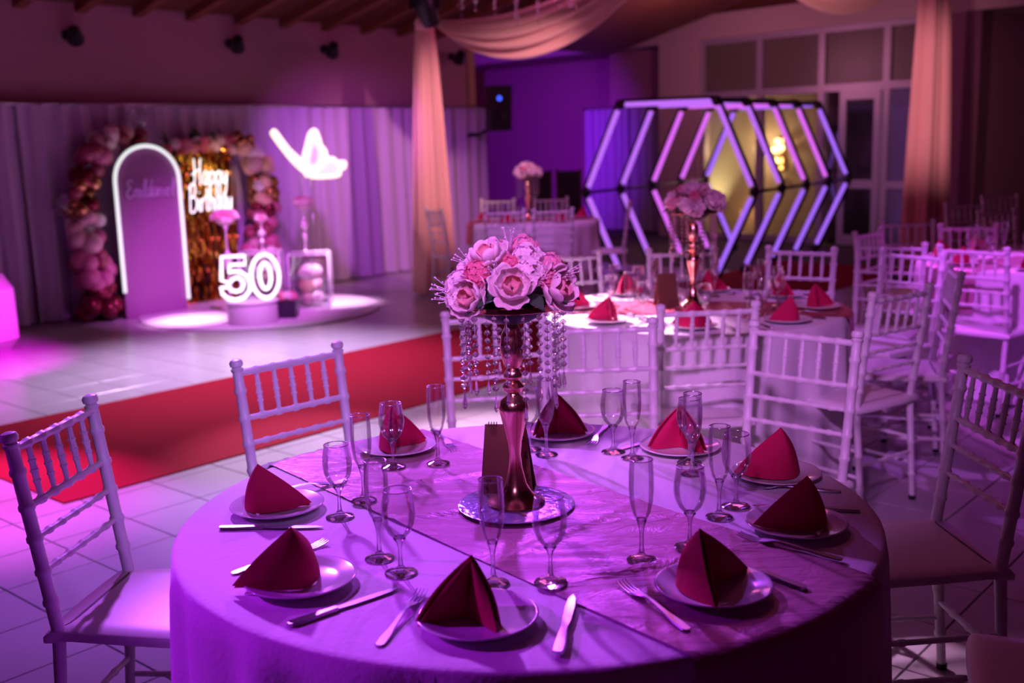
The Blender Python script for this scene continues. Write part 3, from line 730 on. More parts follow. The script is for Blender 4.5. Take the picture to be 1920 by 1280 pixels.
def joined_peony():
    b = B(); rnd = random.Random(3)
    for k, (n_, tilt) in enumerate(((6, 0.38), (6, 0.16), (4, 0.0))):
        me = PET[k]
        for i in range(n_):
            M_ = Matrix.Translation((0, 0, 0.12*k)) @ Matrix.Rotation(2*PI*i/n_ + 0.5*k, 4, 'Z') @ Matrix.Rotation(tilt, 4, 'Y')
            b.add([M_ @ v.co for v in me.vertices], [tuple(p.vertices) for p in me.polygons])
    return b.mesh('peony', petal_pale)
PEONY_ONE = joined_peony()
def blossom_cluster(R, r, n_, m, seed):
    rnd = random.Random(seed); b = B()
    for i in range(n_):
        z = 1 - 1.25*(i+0.5)/n_; ph = i*2.4; s_ = math.sqrt(max(0, 1-z*z)); nrm = Vector((s_*math.cos(ph), s_*math.sin(ph), z))
        q_ = nrm.to_track_quat('Z', 'Y').to_matrix(); c = nrm*R*rnd.uniform(0.85, 1.1)
        for k in range(5):
            a = 2*PI*k/5 + ph; d_ = Vector((math.cos(a), math.sin(a), 0)); e = Vector((-math.sin(a), math.cos(a), 0))
            pts = [Vector((0, 0, 0)), d_*r*0.55 + e*r*0.42 + Vector((0,0,r*.22)), d_*r + Vector((0,0,r*.12)), d_*r*0.55 - e*r*0.42 + Vector((0,0,r*.22))]
            b.add([c + q_ @ p for p in pts], [(0,1,2,3)])
    return b.mesh('blossom_cluster', m, False)
CL = [blossom_cluster(0.030, 0.014, 22, petal_pale, 1), blossom_cluster(0.026, 0.0085, 46, petal_deep, 2), blossom_cluster(0.030, 0.012, 26, mat('mid_pink_petal', (0.82, 0.36, 0.46), 0.7), 4)]
def sprig_mesh(seed):
    rnd = random.Random(seed); b = B()
    for k in range(9):
        a = rnd.uniform(0, 2*PI); t_ = rnd.uniform(.2, .6); tip = Vector((math.cos(a)*t_*0.03, math.sin(a)*t_*0.03, rnd.uniform(.03, .055)))
        b.tube([(0,0,0), tip*0.5 + Vector((0,0,.004)), tip], 0.0006, 4)
        b.ball(tip, 0.0022, 6, 4)
    return b.mesh('berry_sprig', petal_white, False)
SPR = sprig_mesh(5)
def leaf_mesh():
    b = B()
    def fn(u_, v_):
        w_ = 0.020*math.sin(PI*(v_**0.8))*(2*u_-1); return (0.075*v_, w_, -0.018*v_*v_ + 0.006*abs(2*u_-1))
    sheet(b, fn, 4, 8, 0.0008)
    return b.mesh('leaf', leaf_m)
LEAF = leaf_mesh()
def bead_b(b, c, r):
    prof = [(0, -r*0.9), (r*0.62, -r*0.62), (r, -r*0.12), (r, r*0.12), (r*0.62, r*0.62), (0, r*0.9)]
    return b.lathe(prof, 8, c)
BEAD = bead_b(B(), (0,0,0), 0.0072).mesh('crystal_bead', crystal, False)
def drop_b(b, c):
    return b.lathe([(0, -0.034), (0.0042, -0.027), (0.0052, -0.023), (0.0016, 0.0), (0, 0.001)], 6, c)
DROP = drop_b(B(), (0,0,0)).mesh('crystal_drop', crystal, False)
def strand_joined(n_):
    b = B()
    for k in range(n_): bead_b(b, (0, 0, -0.012 - k*0.0182), 0.0072)
    drop_b(b, (0, 0, -0.012 - n_*0.0182)); return b.mesh('crystal_strand', crystal, False)
STRJ = {n_: strand_joined(n_) for n_ in (7, 8, 9, 10)}
def wire_mesh(n_):
    b = B(); b.tube([(0,0,0.004), (0,0,-0.014 - n_*0.0182)], 0.0005, 4); return b.mesh('strand_wire', steel)
WIRE = {n_: wire_mesh(n_) for n_ in (7, 8, 9, 10)}
b = B(); b.lathe([(0, 0.0), (0.062, 0.0), (0.064, 0.004), (0.056, 0.010), (0.036, 0.022), (0.024, 0.044), (0.0155, 0.080), (0.0125, 0.110), (0.0155, 0.140), (0.024, 0.175), (0.031, 0.205), (0.033, 0.218), (0.028, 0.232), (0.015, 0.242),
    (0.013, 0.247), (0.022, 0.254), (0.024, 0.262), (0.018, 0.270), (0.013, 0.274), (0.019, 0.280), (0.021, 0.288), (0.015, 0.297), (0.012, 0.302), (0.018, 0.308), (0.0245, 0.330), (0.0265, 0.352), (0.023, 0.375), (0.0155, 0.392),
    (0.0130, 0.398), (0.0175, 0.402), (0.0175, 0.406), (0.013, 0.409), (0.013, 0.418), (0.022, 0.428), (0.024, 0.434), (0, 0.434)], 40)
STEM = b.mesh('stem', gold, True, 50)
b = B(); b.lathe([(0, 0.434), (0.113, 0.434), (0.1145, 0.4355), (0.1145, 0.446), (0.113, 0.447), (0, 0.447)], 48); TOPD = b.mesh('top_plate', gold, True, 40)
def centerpiece(x, y, z, label, split, rz=0.0, seed=1, group='crystal centerpieces'):
    rnd = random.Random(seed)
    t = thing('flower_centerpiece', label, 'centerpiece', (x, y, z), rz, group)
    obj('stem', STEM, t); obj('top_plate', TOPD, t)
    n_s = 18
    for k in range(n_s):
        a = 2*PI*(k+0.25)/n_s + rnd.uniform(-.06, .06); r_ = 0.1115 if k % 3 else 0.092
        nb = (9, 8, 10, 8, 9, 7)[k % 6]
        p = (r_*math.cos(a), r_*math.sin(a), 0.434)
        if split:
            e = obj('crystal_strand', WIRE[nb], t, p)
            for i in range(nb): obj('crystal_bead', BEAD, e, (0, 0, -0.012 - i*0.0182), (0, 0, rnd.uniform(0, 1)))
            obj('crystal_drop', DROP, e, (0, 0, -0.012 - nb*0.0182), (0, 0, rnd.uniform(0, 1)))
        else: obj('crystal_strand', STRJ[nb], t, p)
    z0 = 0.447
    b = B(); b.ball((0, 0, z0+0.012), (0.088, 0.088, 0.062), 16, 8); obj('moss_mound', b.mesh('moss_mound', leaf_m), t)
    for p, d_, r in (((-0.040, -0.028, 0.088), (-.35, -.35, .85), .036), ((0.002, -0.092, 0.036), (0.02, -.85, .5), .038), ((-0.078, -0.070, 0.018), (-.55, -.8, .25), .036), ((0.084, -0.062, 0.030), (.8, -.55, .2), .040),
                     ((0.055, 0.075, 0.045), (.5, .7, .5), .036), ((-0.070, 0.060, 0.045), (-.6, .6, .5), .036)):
        peony(t, (p[0], p[1], z0+p[2]), d_, r, split, rnd)
    for k, p, sc in ((0, (0.036, -0.030, 0.092), 1.0), (0, (0.045, -0.078, 0.068), 0.9), (2, (0.086, -0.015, 0.070), 0.95), (0, (-0.104, -0.030, 0.040), 0.95), (2, (-0.105, 0.03, 0.035), 0.9), (1, (-0.066, -0.064, 0.066), 1.05),
                     (1, (0.074, -0.078, 0.052), 0.8), (1, (0.098, 0.025, 0.045), 0.9), (2, (0.03, 0.03, 0.105), 1.0), (2, (-0.02, 0.05, 0.095), 0.9), (1, (0.0, 0.1, 0.04), 0.9), (0, (-0.113, -0.06, 0.015), 0.7), (1, (0.0, -0.055, 0.085), 0.7)):
        obj('blossom_cluster', CL[k], t, (p[0], p[1], z0+p[2]), Vector((p[0], p[1], 0.08)).to_track_quat('Z', 'Y').to_euler(), (sc,)*3)
    for p in ((-0.03, -0.075, 0.080), (0.06, -0.09, 0.06), (-0.125, -0.05, 0.01), (0.11, -0.01, 0.06), (-0.08, -0.02, 0.09), (0.0, 0.0, 0.12), (0.1, -0.06, 0.06), (-0.13, -0.03, 0.03)):
        obj('berry_sprig', SPR, t, (p[0]*0.9, p[1]*0.9, z0+p[2]*0.85), Vector((p[0], p[1], 0.05)).to_track_quat('Z', 'Y').to_euler())
    for k in range(11):
        a = 2*PI*k/11 + rnd.uniform(-.2, .2) - 1.2
        obj('leaf', LEAF, t, (0.070*math.cos(a), 0.070*math.sin(a), z0 + rnd.uniform(0.008, 0.022)), (rnd.uniform(-.3, .3), rnd.uniform(-.12, .12), a + rnd.uniform(-.3, .3)))
    return t
CPX, CPY = 0.0, 2.277
b = B(); b.lathe([(0, 0.0), (0.126, 0.0), (0.1285, 0.0015), (0.1285, 0.003), (0.126, 0.004), (0, 0.004)], 48)
tag(obj('mirror_base', b.mesh('mirror_base', mirror_blue, True, 40), None, (CPX, CPY, TZ+0.0075)), 'round bluish mirror plate under the front centerpiece', 'mirror plate')
centerpiece(CPX, CPY, TZ+0.0118, 'gold candlestick centerpiece with pink flowers and hanging crystals on the front table', True, 0.0, 1)
centerpiece(0.87, 5.12, TZ+0.006, 'gold flower centerpiece with crystal strands on the middle table', False, 0.7, 2)
centerpiece(3.30, 6.60, TZ+0.006, 'pink flower centerpiece cut by the right edge on the right-hand table', False, 0.3, 3)
centerpiece(0.20, 11.1, TZ+0.006, 'dim flower centerpiece on the far table under the wall speaker', False, 0.3, 4)
# menu card: a small tent of stiff card with a ring at the top
t = thing('menu_card', 'bronze tent card with dark leaf print leaning behind the front centerpiece', 'card', (-0.018, 2.372, TZ+0.006), math.radians(-8))
for s_, nm in ((-1, 'front_panel'), (1, 'back_panel')):
    b = B(); q_ = [(-0.058, s_*0.034, 0), (0.062, s_*0.034, 0), (0.044, s_*0.002, 0.158), (-0.048, s_*0.002, 0.158)]
    b.add(q_ + [(p[0], p[1]+0.0015, p[2]) for p in q_], [(0,1,2,3),(7,6,5,4),(0,1,5,4),(1,2,6,5),(2,3,7,6),(3,0,4,7)])
    pn = obj(nm, b.mesh(nm, bronze_card, False), t)
    if s_ < 0:
        rnd = random.Random(2); bb = B()
        for k in range(26):
            tt = rnd.uniform(0.05, 0.95); side = 1 if k % 3 else -1
            xx = (0.060 - 0.017*tt - rnd.uniform(0.002, 0.018)) if side > 0 else (-0.056 + 0.010*tt + rnd.uniform(0.002, 0.012)); zz = 0.158*tt*(0.9 if side > 0 else 0.25)
            yy = -0.034 + 0.032*zz/0.158 - 0.0009
            a = rnd.uniform(0, PI); l_ = rnd.uniform(.003, .006)
            bb.add([(xx-l_*math.cos(a), yy, zz-l_*math.sin(a)), (xx+0.0016*math.sin(a), yy+0.0002, zz-0.0016*math.cos(a)), (xx+l_*math.cos(a), yy, zz+l_*math.sin(a)), (xx-0.0016*math.sin(a), yy-0.0002, zz+0.0016*math.cos(a))], [(0,1,2,3)])
        obj('leaf_print', bb.mesh('leaf_print', dark_card, False), pn)
b = B(); b.add([(-0.0585,-0.034,0),(-0.0585,0.034,0),(-0.0485,0.002,0.158),(-0.0485,-0.002,0.158),(-0.057,-0.034,0),(-0.057,0.034,0),(-0.047,0.002,0.158),(-0.047,-0.002,0.158)], [(0,1,2,3),(7,6,5,4),(0,1,5,4),(1,2,6,5),(2,3,7,6),(3,0,4,7)])
obj('gusset', b.mesh('gusset', dark_card, False), t)
for k in range(4):
    b = B(); b.tube([(-0.040+0.006*k, 0.006*math.cos(2*PI*i/12), 0.158+0.006*math.sin(2*PI*i/12)) for i in range(12)], 0.0006, 5, True); obj('binding_ring', b.mesh('binding_ring', dark_card), t)
t = thing('menu_card', 'bronze tent card beside the centerpiece of the middle table', 'card', (0.74, 5.10, TZ+0.006), math.radians(10))
for s_ in (-1, 1):
    b = B(); q_ = [(-0.055, s_*0.034, 0), (0.055, s_*0.034, 0), (0.045, s_*0.002, 0.155), (-0.045, s_*0.002, 0.155)]
    b.add(q_ + [(p[0], p[1]+0.0015, p[2]) for p in q_], [(0,1,2,3),(7,6,5,4),(0,1,5,4),(1,2,6,5),(2,3,7,6),(3,0,4,7)])
    obj('panel', b.mesh('panel', bronze_card, False), t)

# ------------------------------------------------------------------ stage curtain, recess curtain
curt_m = mat('pale_sheer_curtain', (0.52, 0.40, 0.60), 0.8, sheen=0.3)
def curtain_panel(b, P, t0, t1, zt, zb, off, nf, amp, seed):
    rnd = random.Random(seed); ph = rnd.uniform(0, 6)
    n_ = int(nf*10)
    def fn(u_, v_):
        t_ = t0 + (t1-t0)*u_; a = 2*PI*nf*u_ + ph
        d_ = amp*(0.55 + 0.45*v_)*(math.sin(a + 0.7*math.sin(0.37*a)) + 0.4*math.sin(2.3*a + ph))
        return tuple(P(t_ + 0.25*amp*math.sin(1.3*a)*v_, off + d_, zt + (zb-zt)*v_))
    return b.grid(fn, n_, 8)
t = thing('stage_curtain', 'long pale pleated curtain along the stage wall behind the birthday decor', 'curtain', tuple(W(0)))
inv = Matrix.Translation(W(0)).inverted()
for k in range(8):
    t0 = -3.6 + 1.25*k
    b = B(); curtain_panel(b, W, t0, t0+1.27, 2.0, 0.015, 0.17, 6, 0.058, k)
    b.v = [inv @ p for p in b.v]
    obj('curtain_panel', b.mesh('curtain_panel', curt_m), t)
b = B(); b.tube([inv @ W(-3.6, 0.16, 2.01), inv @ W(6.4, 0.16, 2.01)], 0.015, 8); obj('curtain_rod', b.mesh('curtain_rod', steel), t)
t = thing('recess_curtain', 'grey-violet pleated curtain in the recess behind the light tunnel', 'curtain', tuple(K(3.5, 0.45)))
inv = Matrix.Translation(K(3.5, 0.45)).inverted()
for t0 in (2.55, 3.60):
    b = B(); curtain_panel(b, K, t0, t0+1.03, 2.07, 0.02, 0.42, 6, 0.03, int(t0*10)); b.v = [inv @ p for p in b.v]
    obj('curtain_panel', b.mesh('curtain_panel', mat('grey_violet_curtain', (0.36, 0.32, 0.46), 0.8)), t)
b = B(); b.tube([inv @ K(2.5, 0.42, 2.08), inv @ K(4.65, 0.42, 2.08)], 0.014, 8); obj('curtain_rod', b.mesh('curtain_rod', steel), t)

# ------------------------------------------------------------------ peach drapes and swags
drape_m = mat('peach_drape', (0.80, 0.48, 0.38), 0.6, sheen=0.4, noise=(0.74, 0.42, 0.34), bscale=4)
def drape_column(x, y, zt, label, wtop, wbot, seed, depth=0.6):
    rnd = random.Random(seed); t = thing('drape_column', label, 'drape', (x, y, 0), 0, 'gathered peach drapes')
    ph = rnd.uniform(0, 6)
    def fn(u_, v_):
        a = 2*PI*u_; wdt = wtop + (wbot-wtop)*(v_**0.75)
        fold = 1 + 0.20*math.sin(6*a + ph + 1.2*math.sin(2*a)) + 0.07*math.sin(13*a + ph)
        return (wdt/2*math.cos(a)*fold, wdt/2*depth*math.sin(a)*fold, zt*(1-v_) + 0.02*v_)
    b = B(); b.grid(fn, 144, 16, True); obj('fabric', b.mesh('fabric', drape_m), t)
    b = B(); b.lathe([(0.0, -0.07), (wtop*0.42, -0.06), (wtop*0.62, -0.02), (wtop*0.62, 0.03), (wtop*0.5, 0.07), (0, 0.08)], 18, (0, 0, zt)); obj('tie_band', b.mesh('tie_band', drape_m), t)
    b = B(); b.tube([(0, 0, zt-0.2), (0, 0, zt+0.5)], 0.04, 12); obj('pole', b.mesh('pole', wood_dark), t)
drape_column(-0.80, 11.30, 2.74, 'gathered peach drape column left of center, before the stage curtain', 0.15, 0.40, 1)
drape_column(4.42, 11.50, 3.20, 'gathered peach drape column on the right beside the glass front', 0.24, 0.46, 2)
def swag(A, C, sag0, sag1, depth, label, seed):
    A = Vector(A); C = Vector(C); dirv = (C-A); side = Vector((-dirv.y, dirv.x, 0)).normalized()
    if side.y > 0: side = -side
    def fn(u_, v_):
        par = 4*u_*(1-u_); fold = math.sin(v_*2*PI*4.5)
        p = A.lerp(C, u_); p.z -= (sag0 + (sag1-sag0)*v_ + 0.03*fold)*par
        return tuple(p + side*(depth*par*(math.sin(PI*v_) + 0.28*fold)))
    b = B(); sheet(b, fn, 40, 60, 0.004)
    o = obj('drape_swag', b.mesh('drape_swag', drape_m)); return tag(o, label, 'drape', 'hanging swags')
swag((-0.74, 11.25, 2.78), (1.55, 9.0, 3.30), 0.25, 0.70, 0.12, 'peach fabric swag hanging from the left drape column towards the ceiling', 1)
swag((1.75, 9.2, 3.42), (4.30, 11.4, 3.42), 0.30, 0.79, 0.10, 'peach fabric swag at the top between the light tunnel and right drape', 2)

# ------------------------------------------------------------------ hexagon light tunnel
tube_em = [mat('violet_light_tube', (0.15, 0.08, 0.2), 0.4, emit=(0.55, 0.16, 1.0), estr=0.95), mat('pink_violet_light_tube', (0.15, 0.08, 0.2), 0.4, emit=(0.80, 0.15, 1.0), estr=0.95), mat('blue_violet_light_tube', (0.15, 0.08, 0.2), 0.4, emit=(0.38, 0.14, 1.0), estr=1.0)]
HC = Vector((1.735, 11.89, 0)); HA = Vector((0.85, -0.44, 0)); HM = Vector((0.4615, 0.6925, 0))
t = thing('hexagon_light_tunnel', 'tunnel of five violet-lit hexagon frames on the dance floor', 'light tunnel', tuple(HC))
zm, zt_, zb_ = 0.97, 1.925, 0.056
def hexpts(i):
    o = HM*i
    return [o - HA + Vector((0,0,zm)), o - HA*0.57 + Vector((0,0,zt_)), o + HA*0.57 + Vector((0,0,zt_)), o + HA + Vector((0,0,zm)), o + HA*0.57 + Vector((0,0,zb_)), o - HA*0.57 + Vector((0,0,zb_))]
for i in range(5):
    P = hexpts(i); fr = obj('hexagon_frame', None, t); ctr = HM*i + Vector((0, 0, zm))
    for k in range(6):
        a, c = P[k], P[(k+1) % 6]; d_ = (c-a).normalized(); mid = (a+c)/2
        out = (mid - ctr).normalized()
        b = B(); b.ball(a, 0.055, 10, 6); obj('corner_joint', b.mesh('corner_joint', black_m), fr)
        if k == 4: continue                      # open at the floor
        b = B(); b.tube([a + d_*0.07, c - d_*0.07], 0.030, 10); obj('light_tube', b.mesh('light_tube', tube_em[(0, 0, 1, 1, 2)[i] if k != 3 else 2]), fr)
        b = B(); b.tube([a + d_*0.02 + out*0.036, c - d_*0.02 + out*0.036], 0.022, 6); obj('tube_housing', b.mesh('tube_housing', black_m), fr)
for k in range(4):
    b = B(); b.tube([hexpts(0)[k], hexpts(4)[k]], 0.016, 8); obj('connecting_bar', b.mesh('connecting_bar', black_m), t)

# ------------------------------------------------------------------ birthday decor on the stage
b = B(); b.lathe([(0, 0.0), (1.13, 0.0), (1.14, 0.004), (1.14, 0.014), (1.13, 0.018), (0, 0.018)], 64)
tag(obj('round_platform', b.mesh('round_platform', mat('white_gloss_platform', (0.62, 0.58, 0.62), 0.3), True, 40), None, (-2.42, 10.42, 0)), 'low round white platform under the birthday decor', 'platform')
PZ = 0.018
# arched panel with light edge
t = thing('arched_panel', 'tall pink arched panel edged with a pale light strip', 'backdrop', tuple(W(1.11, 0.64)), WROT, None)
aw, ah, ar = 0.325, 1.61, 0.325
arc = [(aw*math.cos(PI*k/24), ah-ar + ar*math.sin(PI*k/24)) for k in range(25)]
outl = [(aw, 0.0)] + arc + [(-aw, 0.0)]
b = B(); b.prism(outl, 0.0, 0.03); obj('panel', b.mesh('panel', mat('pink_glitter_fabric', (0.30, 0.12, 0.28), 0.7, noise=(0.22, 0.08, 0.21), bscale=60), False), t)
b = B(); b.tube([(x*1.03, -0.022, z) for x, z in [(aw, 0.12)] + arc + [(-aw, 0.26)]], 0.018, 8); obj('edge_light', b.mesh('edge_light', mat('pale_light_strip', (0.8, 0.85, 0.8), 0.4, emit=(0.75, 0.85, 0.80), estr=1.0)), t)
# monoline handwriting
GLY = {
 'H': [[(.08,1.0),(.16,.5),(.12,0)], [(.62,1.0),(.56,.5),(.60,0)], [(-.08,.38),(.2,.5),(.45,.56),(.62,.55)]],
 'a': [[(.42,.46),(.2,.5),(.04,.25),(.12,.02),(.3,.08),(.42,.42),(.40,.1),(.5,0)]],
 'p': [[(.06,.46),(.08,.1),(.04,-.45)], [(.08,.36),(.28,.5),(.44,.3),(.3,.02),(.08,.08)]],
 'y': [[(.04,.48),(.06,.1),(.22,.04),(.40,.46)], [(.40,.46),(.38,0),(.26,-.42),(.06,-.35)]],
 'B': [[(.14,1.0),(.1,.5),(.1,0)], [(-.02,.85),(.3,1.04),(.56,.86),(.44,.6),(.16,.52)], [(.16,.52),(.56,.5),(.66,.22),(.4,-.02),(.1,0)]],
 'i': [[(.08,.46),(.06,.12),(.16,0)], [(.1,.68),(.11,.72)]],
 'r': [[(.06,.46),(.08,.2),(.06,0)], [(.08,.28),(.2,.46),(.34,.44)]],
 't': [[(.2,.85),(.16,.3),(.18,.04),(.32,.04)], [(.0,.52),(.2,.54),(.38,.56)]],
 'h': [[(.1,1.0),(.08,.5),(.06,0)], [(.08,.3),(.26,.48),(.38,.36),(.38,0)]],
 'd': [[(.4,.46),(.2,.5),(.04,.25),(.12,.02),(.3,.08),(.4,.4)], [(.48,1.0),(.42,.5),(.42,.1),(.52,0)]],
 'E': [[(.55,.92),(.3,1.02),(.1,.8),(.34,.54),(.06,.3),(.14,.02),(.4,-.02),(.6,.14)]],
 'm': [[(.05,.46),(.05,0)], [(.05,.3),(.2,.48),(.28,.36),(.28,0)], [(.28,.3),(.42,.48),(.5,.36),(.5,.06),(.58,0)]],
 'l': [[(.06,.2),(.3,.9),(.16,1.0),(.1,.4),(.12,.04),(.26,0)]],
 'n': [[(.05,.46),(.05,0)], [(.05,.3),(.22,.48),(.34,.36),(.34,.06),(.42,0)]],
 'e': [[(.06,.22),(.34,.3),(.3,.46),(.1,.42),(.04,.18),(.14,.0),(.38,.08)]]}
ADV = {'H': .78, 'B': .78, 'E': .66, 'm': .62, 'i': .22, 'l': .3, 'r': .36, 't': .38}
def lettering(parent, text, size, x0, z0, y, r, m, xs=1.0, slant=0.12):
    x = 0.0
    for ch in text:
        b = B()
        for st in GLY[ch]:
            pts = bez([((px + x + slant*pz)*size*xs + x0, y, pz*size + z0) for px, pz in st], 5)
            b.tube(pts, r, 6)
        obj('letter', b.mesh('letter', m), parent)
        x += ADV.get(ch, .52)
dull_tube = mat('unlit_neon_tube', (0.62, 0.42, 0.72), 0.3)
lettering(t, 'Emildaniel', 0.155, -0.24, 1.14, -0.03, 0.0065, dull_tube, 0.74)
# gold foil curtain panel
foil_m = [mat('gold_foil', (0.85, 0.45, 0.06), 0.16, metal=1.0), mat('dark_gold_foil', (0.50, 0.20, 0.03), 0.18, metal=1.0), mat('amber_foil', (0.70, 0.30, 0.04), 0.14, metal=1.0)]
t = thing('foil_curtain', 'gold foil fringe panel with flower edging on top', 'backdrop', tuple(W(1.93, 0.32)), WROT)
b = B(); b.prism([(-0.36, 0.0), (0.36, 0.0), (0.36, 1.52), (0.28, 1.62), (-0.28, 1.62), (-0.36, 1.52)], 0.02, 0.05); obj('backing_board', b.mesh('backing_board', mat('dark_backing', (0.06, 0.02, 0.015), 0.6), False), t)
rnd = random.Random(11)
fs_me = []
for k in range(6):
    ph = rnd.uniform(0, 6); tw = rnd.uniform(0.9, 1.6); b = B()
    def fn(u_, v_):
        a = 0.9*math.sin(9*v_*tw + ph) + 0.6*math.sin(23*v_ + 2*ph); x = (u_-0.5)*0.030
        return (x*math.cos(a) + 0.006*math.sin(7*v_+ph), x*math.sin(a) - 0.018, 1.60*(1-v_) + 0.01)
    b.grid(fn, 1, 70); fs_me.append(b.mesh('foil_strip', foil_m[k % 3], False))
for k in range(30):
    obj('foil_strip', fs_me[rnd.randrange(6)], t, (-0.35 + 0.70*k/29, rnd.uniform(-0.015, 0.01), rnd.uniform(-0.005, 0.01)))
for k in range(26):
    x = -0.40 + 0.80*(k % 13)/12; z = 1.60 + 0.06*(k//13) + rnd.uniform(-.03, .03) - 0.25*abs(x)**2
    if k % 4 == 1: obj('leaf', LEAF, t, (x, -0.05, z), (rnd.uniform(0, 6), rnd.uniform(-1.2, -.3), rnd.uniform(0, 6)), (1.5,)*3)
    else: obj('blossom_cluster', CL[rnd.choice((0, 1, 1, 2))], t, (x, -0.07, z), (1.2, 0, rnd.uniform(0, 6)), (1.75,)*3)
for k in range(12): obj('leaf', LEAF, t, (rnd.uniform(-.4, .4), -0.03, 1.60 + rnd.uniform(-.02, .1)), (rnd.uniform(0, 6), rnd.uniform(-1.3, -.4), rnd.uniform(0, 6)), (1.6,)*3)
neon_w = mat('white_neon', (0.9, 0.9, 0.9), 0.4, emit=(0.92, 0.97, 0.95), estr=1.35)
t = thing('neon_sign', 'white neon handwriting hung on the gold foil panel', 'neon sign', tuple(W(1.90, 0.45, 0.98)), WROT)
lettering(t, 'Happy', 0.26, -0.17, 0.235, 0, 0.0072, neon_w, 0.56)
lettering(t, 'Birthday', 0.27, -0.235, -0.03, 0, 0.0072, neon_w, 0.50)
b = B(); b.box((0, 0.04, 0.35), (0.36, 0.008, 0.012)); obj('hanging_bar', b.mesh('hanging_bar', acryl, False), t)
# balloon garlands
ball_m = {'rose': mat('rose_balloon', (0.30, 0.05, 0.09), 0.25, coat=0.3), 'blush': mat('blush_balloon', (0.62, 0.36, 0.40), 0.3, coat=0.2), 'pink': mat('pink_balloon', (0.55, 0.14, 0.28), 0.28, coat=0.2),
          'burgundy': mat('burgundy_chrome_balloon', (0.20, 0.015, 0.04), 0.2, metal=0.6), 'gold': mat('gold_chrome_balloon', (0.55, 0.26, 0.12), 0.2, metal=0.85), 'white': mat('white_balloon', (0.82, 0.72, 0.72), 0.3, coat=0.3), 'peach': mat('peach_balloon', (0.80, 0.52, 0.36), 0.3)}
BM = {}
for k, m in ball_m.items():
    b = B(); b.lathe([(0.001, -1.16), (0.10, -1.15), (0.05, -1.08), (0.16, -1.0), (0.45, -0.86), (0.76, -0.58), (0.95, -0.22), (1.0, 0.08), (0.95, 0.38), (0.80, 0.66), (0.55, 0.87), (0.28, 0.98), (0, 1.02)], 18); BM[k] = b.mesh('balloon', m)
def garland(label, path, seed, P0):
    rnd = random.Random(seed); t = thing('balloon_garland', label, 'balloons', tuple(P0), WROT, 'balloon garlands')
    for (x, y, z, spread, n_, rmin, rmax, cols) in path:
        for i in range(n_):
            r = rnd.uniform(rmin, rmax); a = 2*PI*i/n_ + rnd.uniform(-.4, .4)
            px, py, pz = x + spread*math.cos(a)*rnd.uniform(.6, 1), y + 0.7*spread*math.sin(a), max(r, z + rnd.uniform(-.06, .06))
            d_ = Vector((px-x, py-y, rnd.uniform(-.3, .5)))
            obj('balloon', BM[rnd.choice(cols)], t, (px, py, pz), d_.to_track_quat('Z', 'Y').to_euler(), (r,)*3)
    return t
garland('tall balloon garland left of the arched panel, burgundy at its foot', [
    (0.0, 0, 0.11, .17, 7, .085, .115, ['burgundy']), (0.02, 0, 0.27, .15, 12, .04, .075, ['burgundy']), (-0.02, 0, 0.42, .14, 7, .08, .115, ['pink']), (-0.04, 0, 0.58, .14, 8, .06, .11, ['pink', 'rose']),
    (-0.06, 0, 0.76, .14, 9, .05, .10, ['blush', 'blush', 'pink']), (-0.08, 0, 0.92, .13, 8, .05, .09, ['blush', 'white']), (-0.08, 0, 1.07, .14, 10, .05, .075, ['gold', 'gold', 'burgundy']), (-0.06, 0, 1.22, .13, 9, .05, .075, ['gold', 'rose']),
    (0.0, 0.02, 1.37, .12, 7, .06, .10, ['rose', 'burgundy']), (0.08, 0.03, 1.52, .12, 7, .06, .10, ['rose', 'rose', 'pink']), (0.20, 0.04, 1.64, .11, 9, .05, .09, ['blush', 'blush', 'white']), (0.36, 0.05, 1.70, .10, 8, .05, .085, ['blush', 'rose']), (0.52, 0.05, 1.68, .09, 6, .05, .08, ['rose', 'burgundy', 'rose'])], 21, W(0.63, 0.46))
garland('balloon garland with gold and pink balloons right of the foil panel', [
    (0.0, 0, 0.14, .16, 6, .08, .12, ['pink', 'rose']), (0.02, 0, 0.36, .15, 7, .07, .11, ['white', 'blush']), (0.0, 0, 0.56, .15, 7, .06, .11, ['blush', 'white', 'pink']), (-0.02, 0, 0.74, .15, 8, .06, .10, ['rose', 'pink']), (0.0, 0, 0.90, .15, 9, .05, .085, ['rose', 'pink', 'burgundy']),
    (0.04, 0, 1.06, .15, 10, .05, .08, ['gold', 'gold', 'peach']), (0.06, 0, 1.22, .14, 10, .05, .085, ['gold', 'peach', 'white']), (0.0, 0, 1.38, .13, 8, .06, .10, ['blush', 'peach']), (-0.06, 0.02, 1.52, .11, 8, .06, .09, ['blush', 'white', 'peach']), (-0.14, 0.03, 1.62, .08, 5, .05, .07, ['blush', 'gold'])], 22, W(2.52, 0.46))
def confetti_balloon(p, label):
    t = thing('clear_balloon', label, 'balloon', tuple(p), 0, 'clear balloons')
    b = B(); b.lathe([(0.01, -0.115), (0.02, -0.10), (0.06, -0.085), (0.095, -0.03), (0.10, 0.01), (0.085, 0.06), (0.05, 0.09), (0, 0.10)], 20); obj('skin', b.mesh('skin', acryl), t)
    rnd = random.Random(int(p.x*100))
    for k in range(14):
        q_ = Vector((rnd.gauss(0, 1), rnd.gauss(0, 1), rnd.gauss(0, 1))).normalized()*0.088
        b = B(); b.lathe([(0, -0.001), (0.009, -0.001), (0.009, 0.001), (0, 0.001)], 8); obj('confetti', b.mesh('confetti', steel, False), t, q_, (rnd.uniform(0, 6), rnd.uniform(0, 6), 0))
confetti_balloon(W(1.25, 0.36, 1.87), 'clear confetti balloon on top of the left garland')
confetti_balloon(W(0.36, 0.42, 1.10), 'clear confetti balloon at the left side of the left garland')
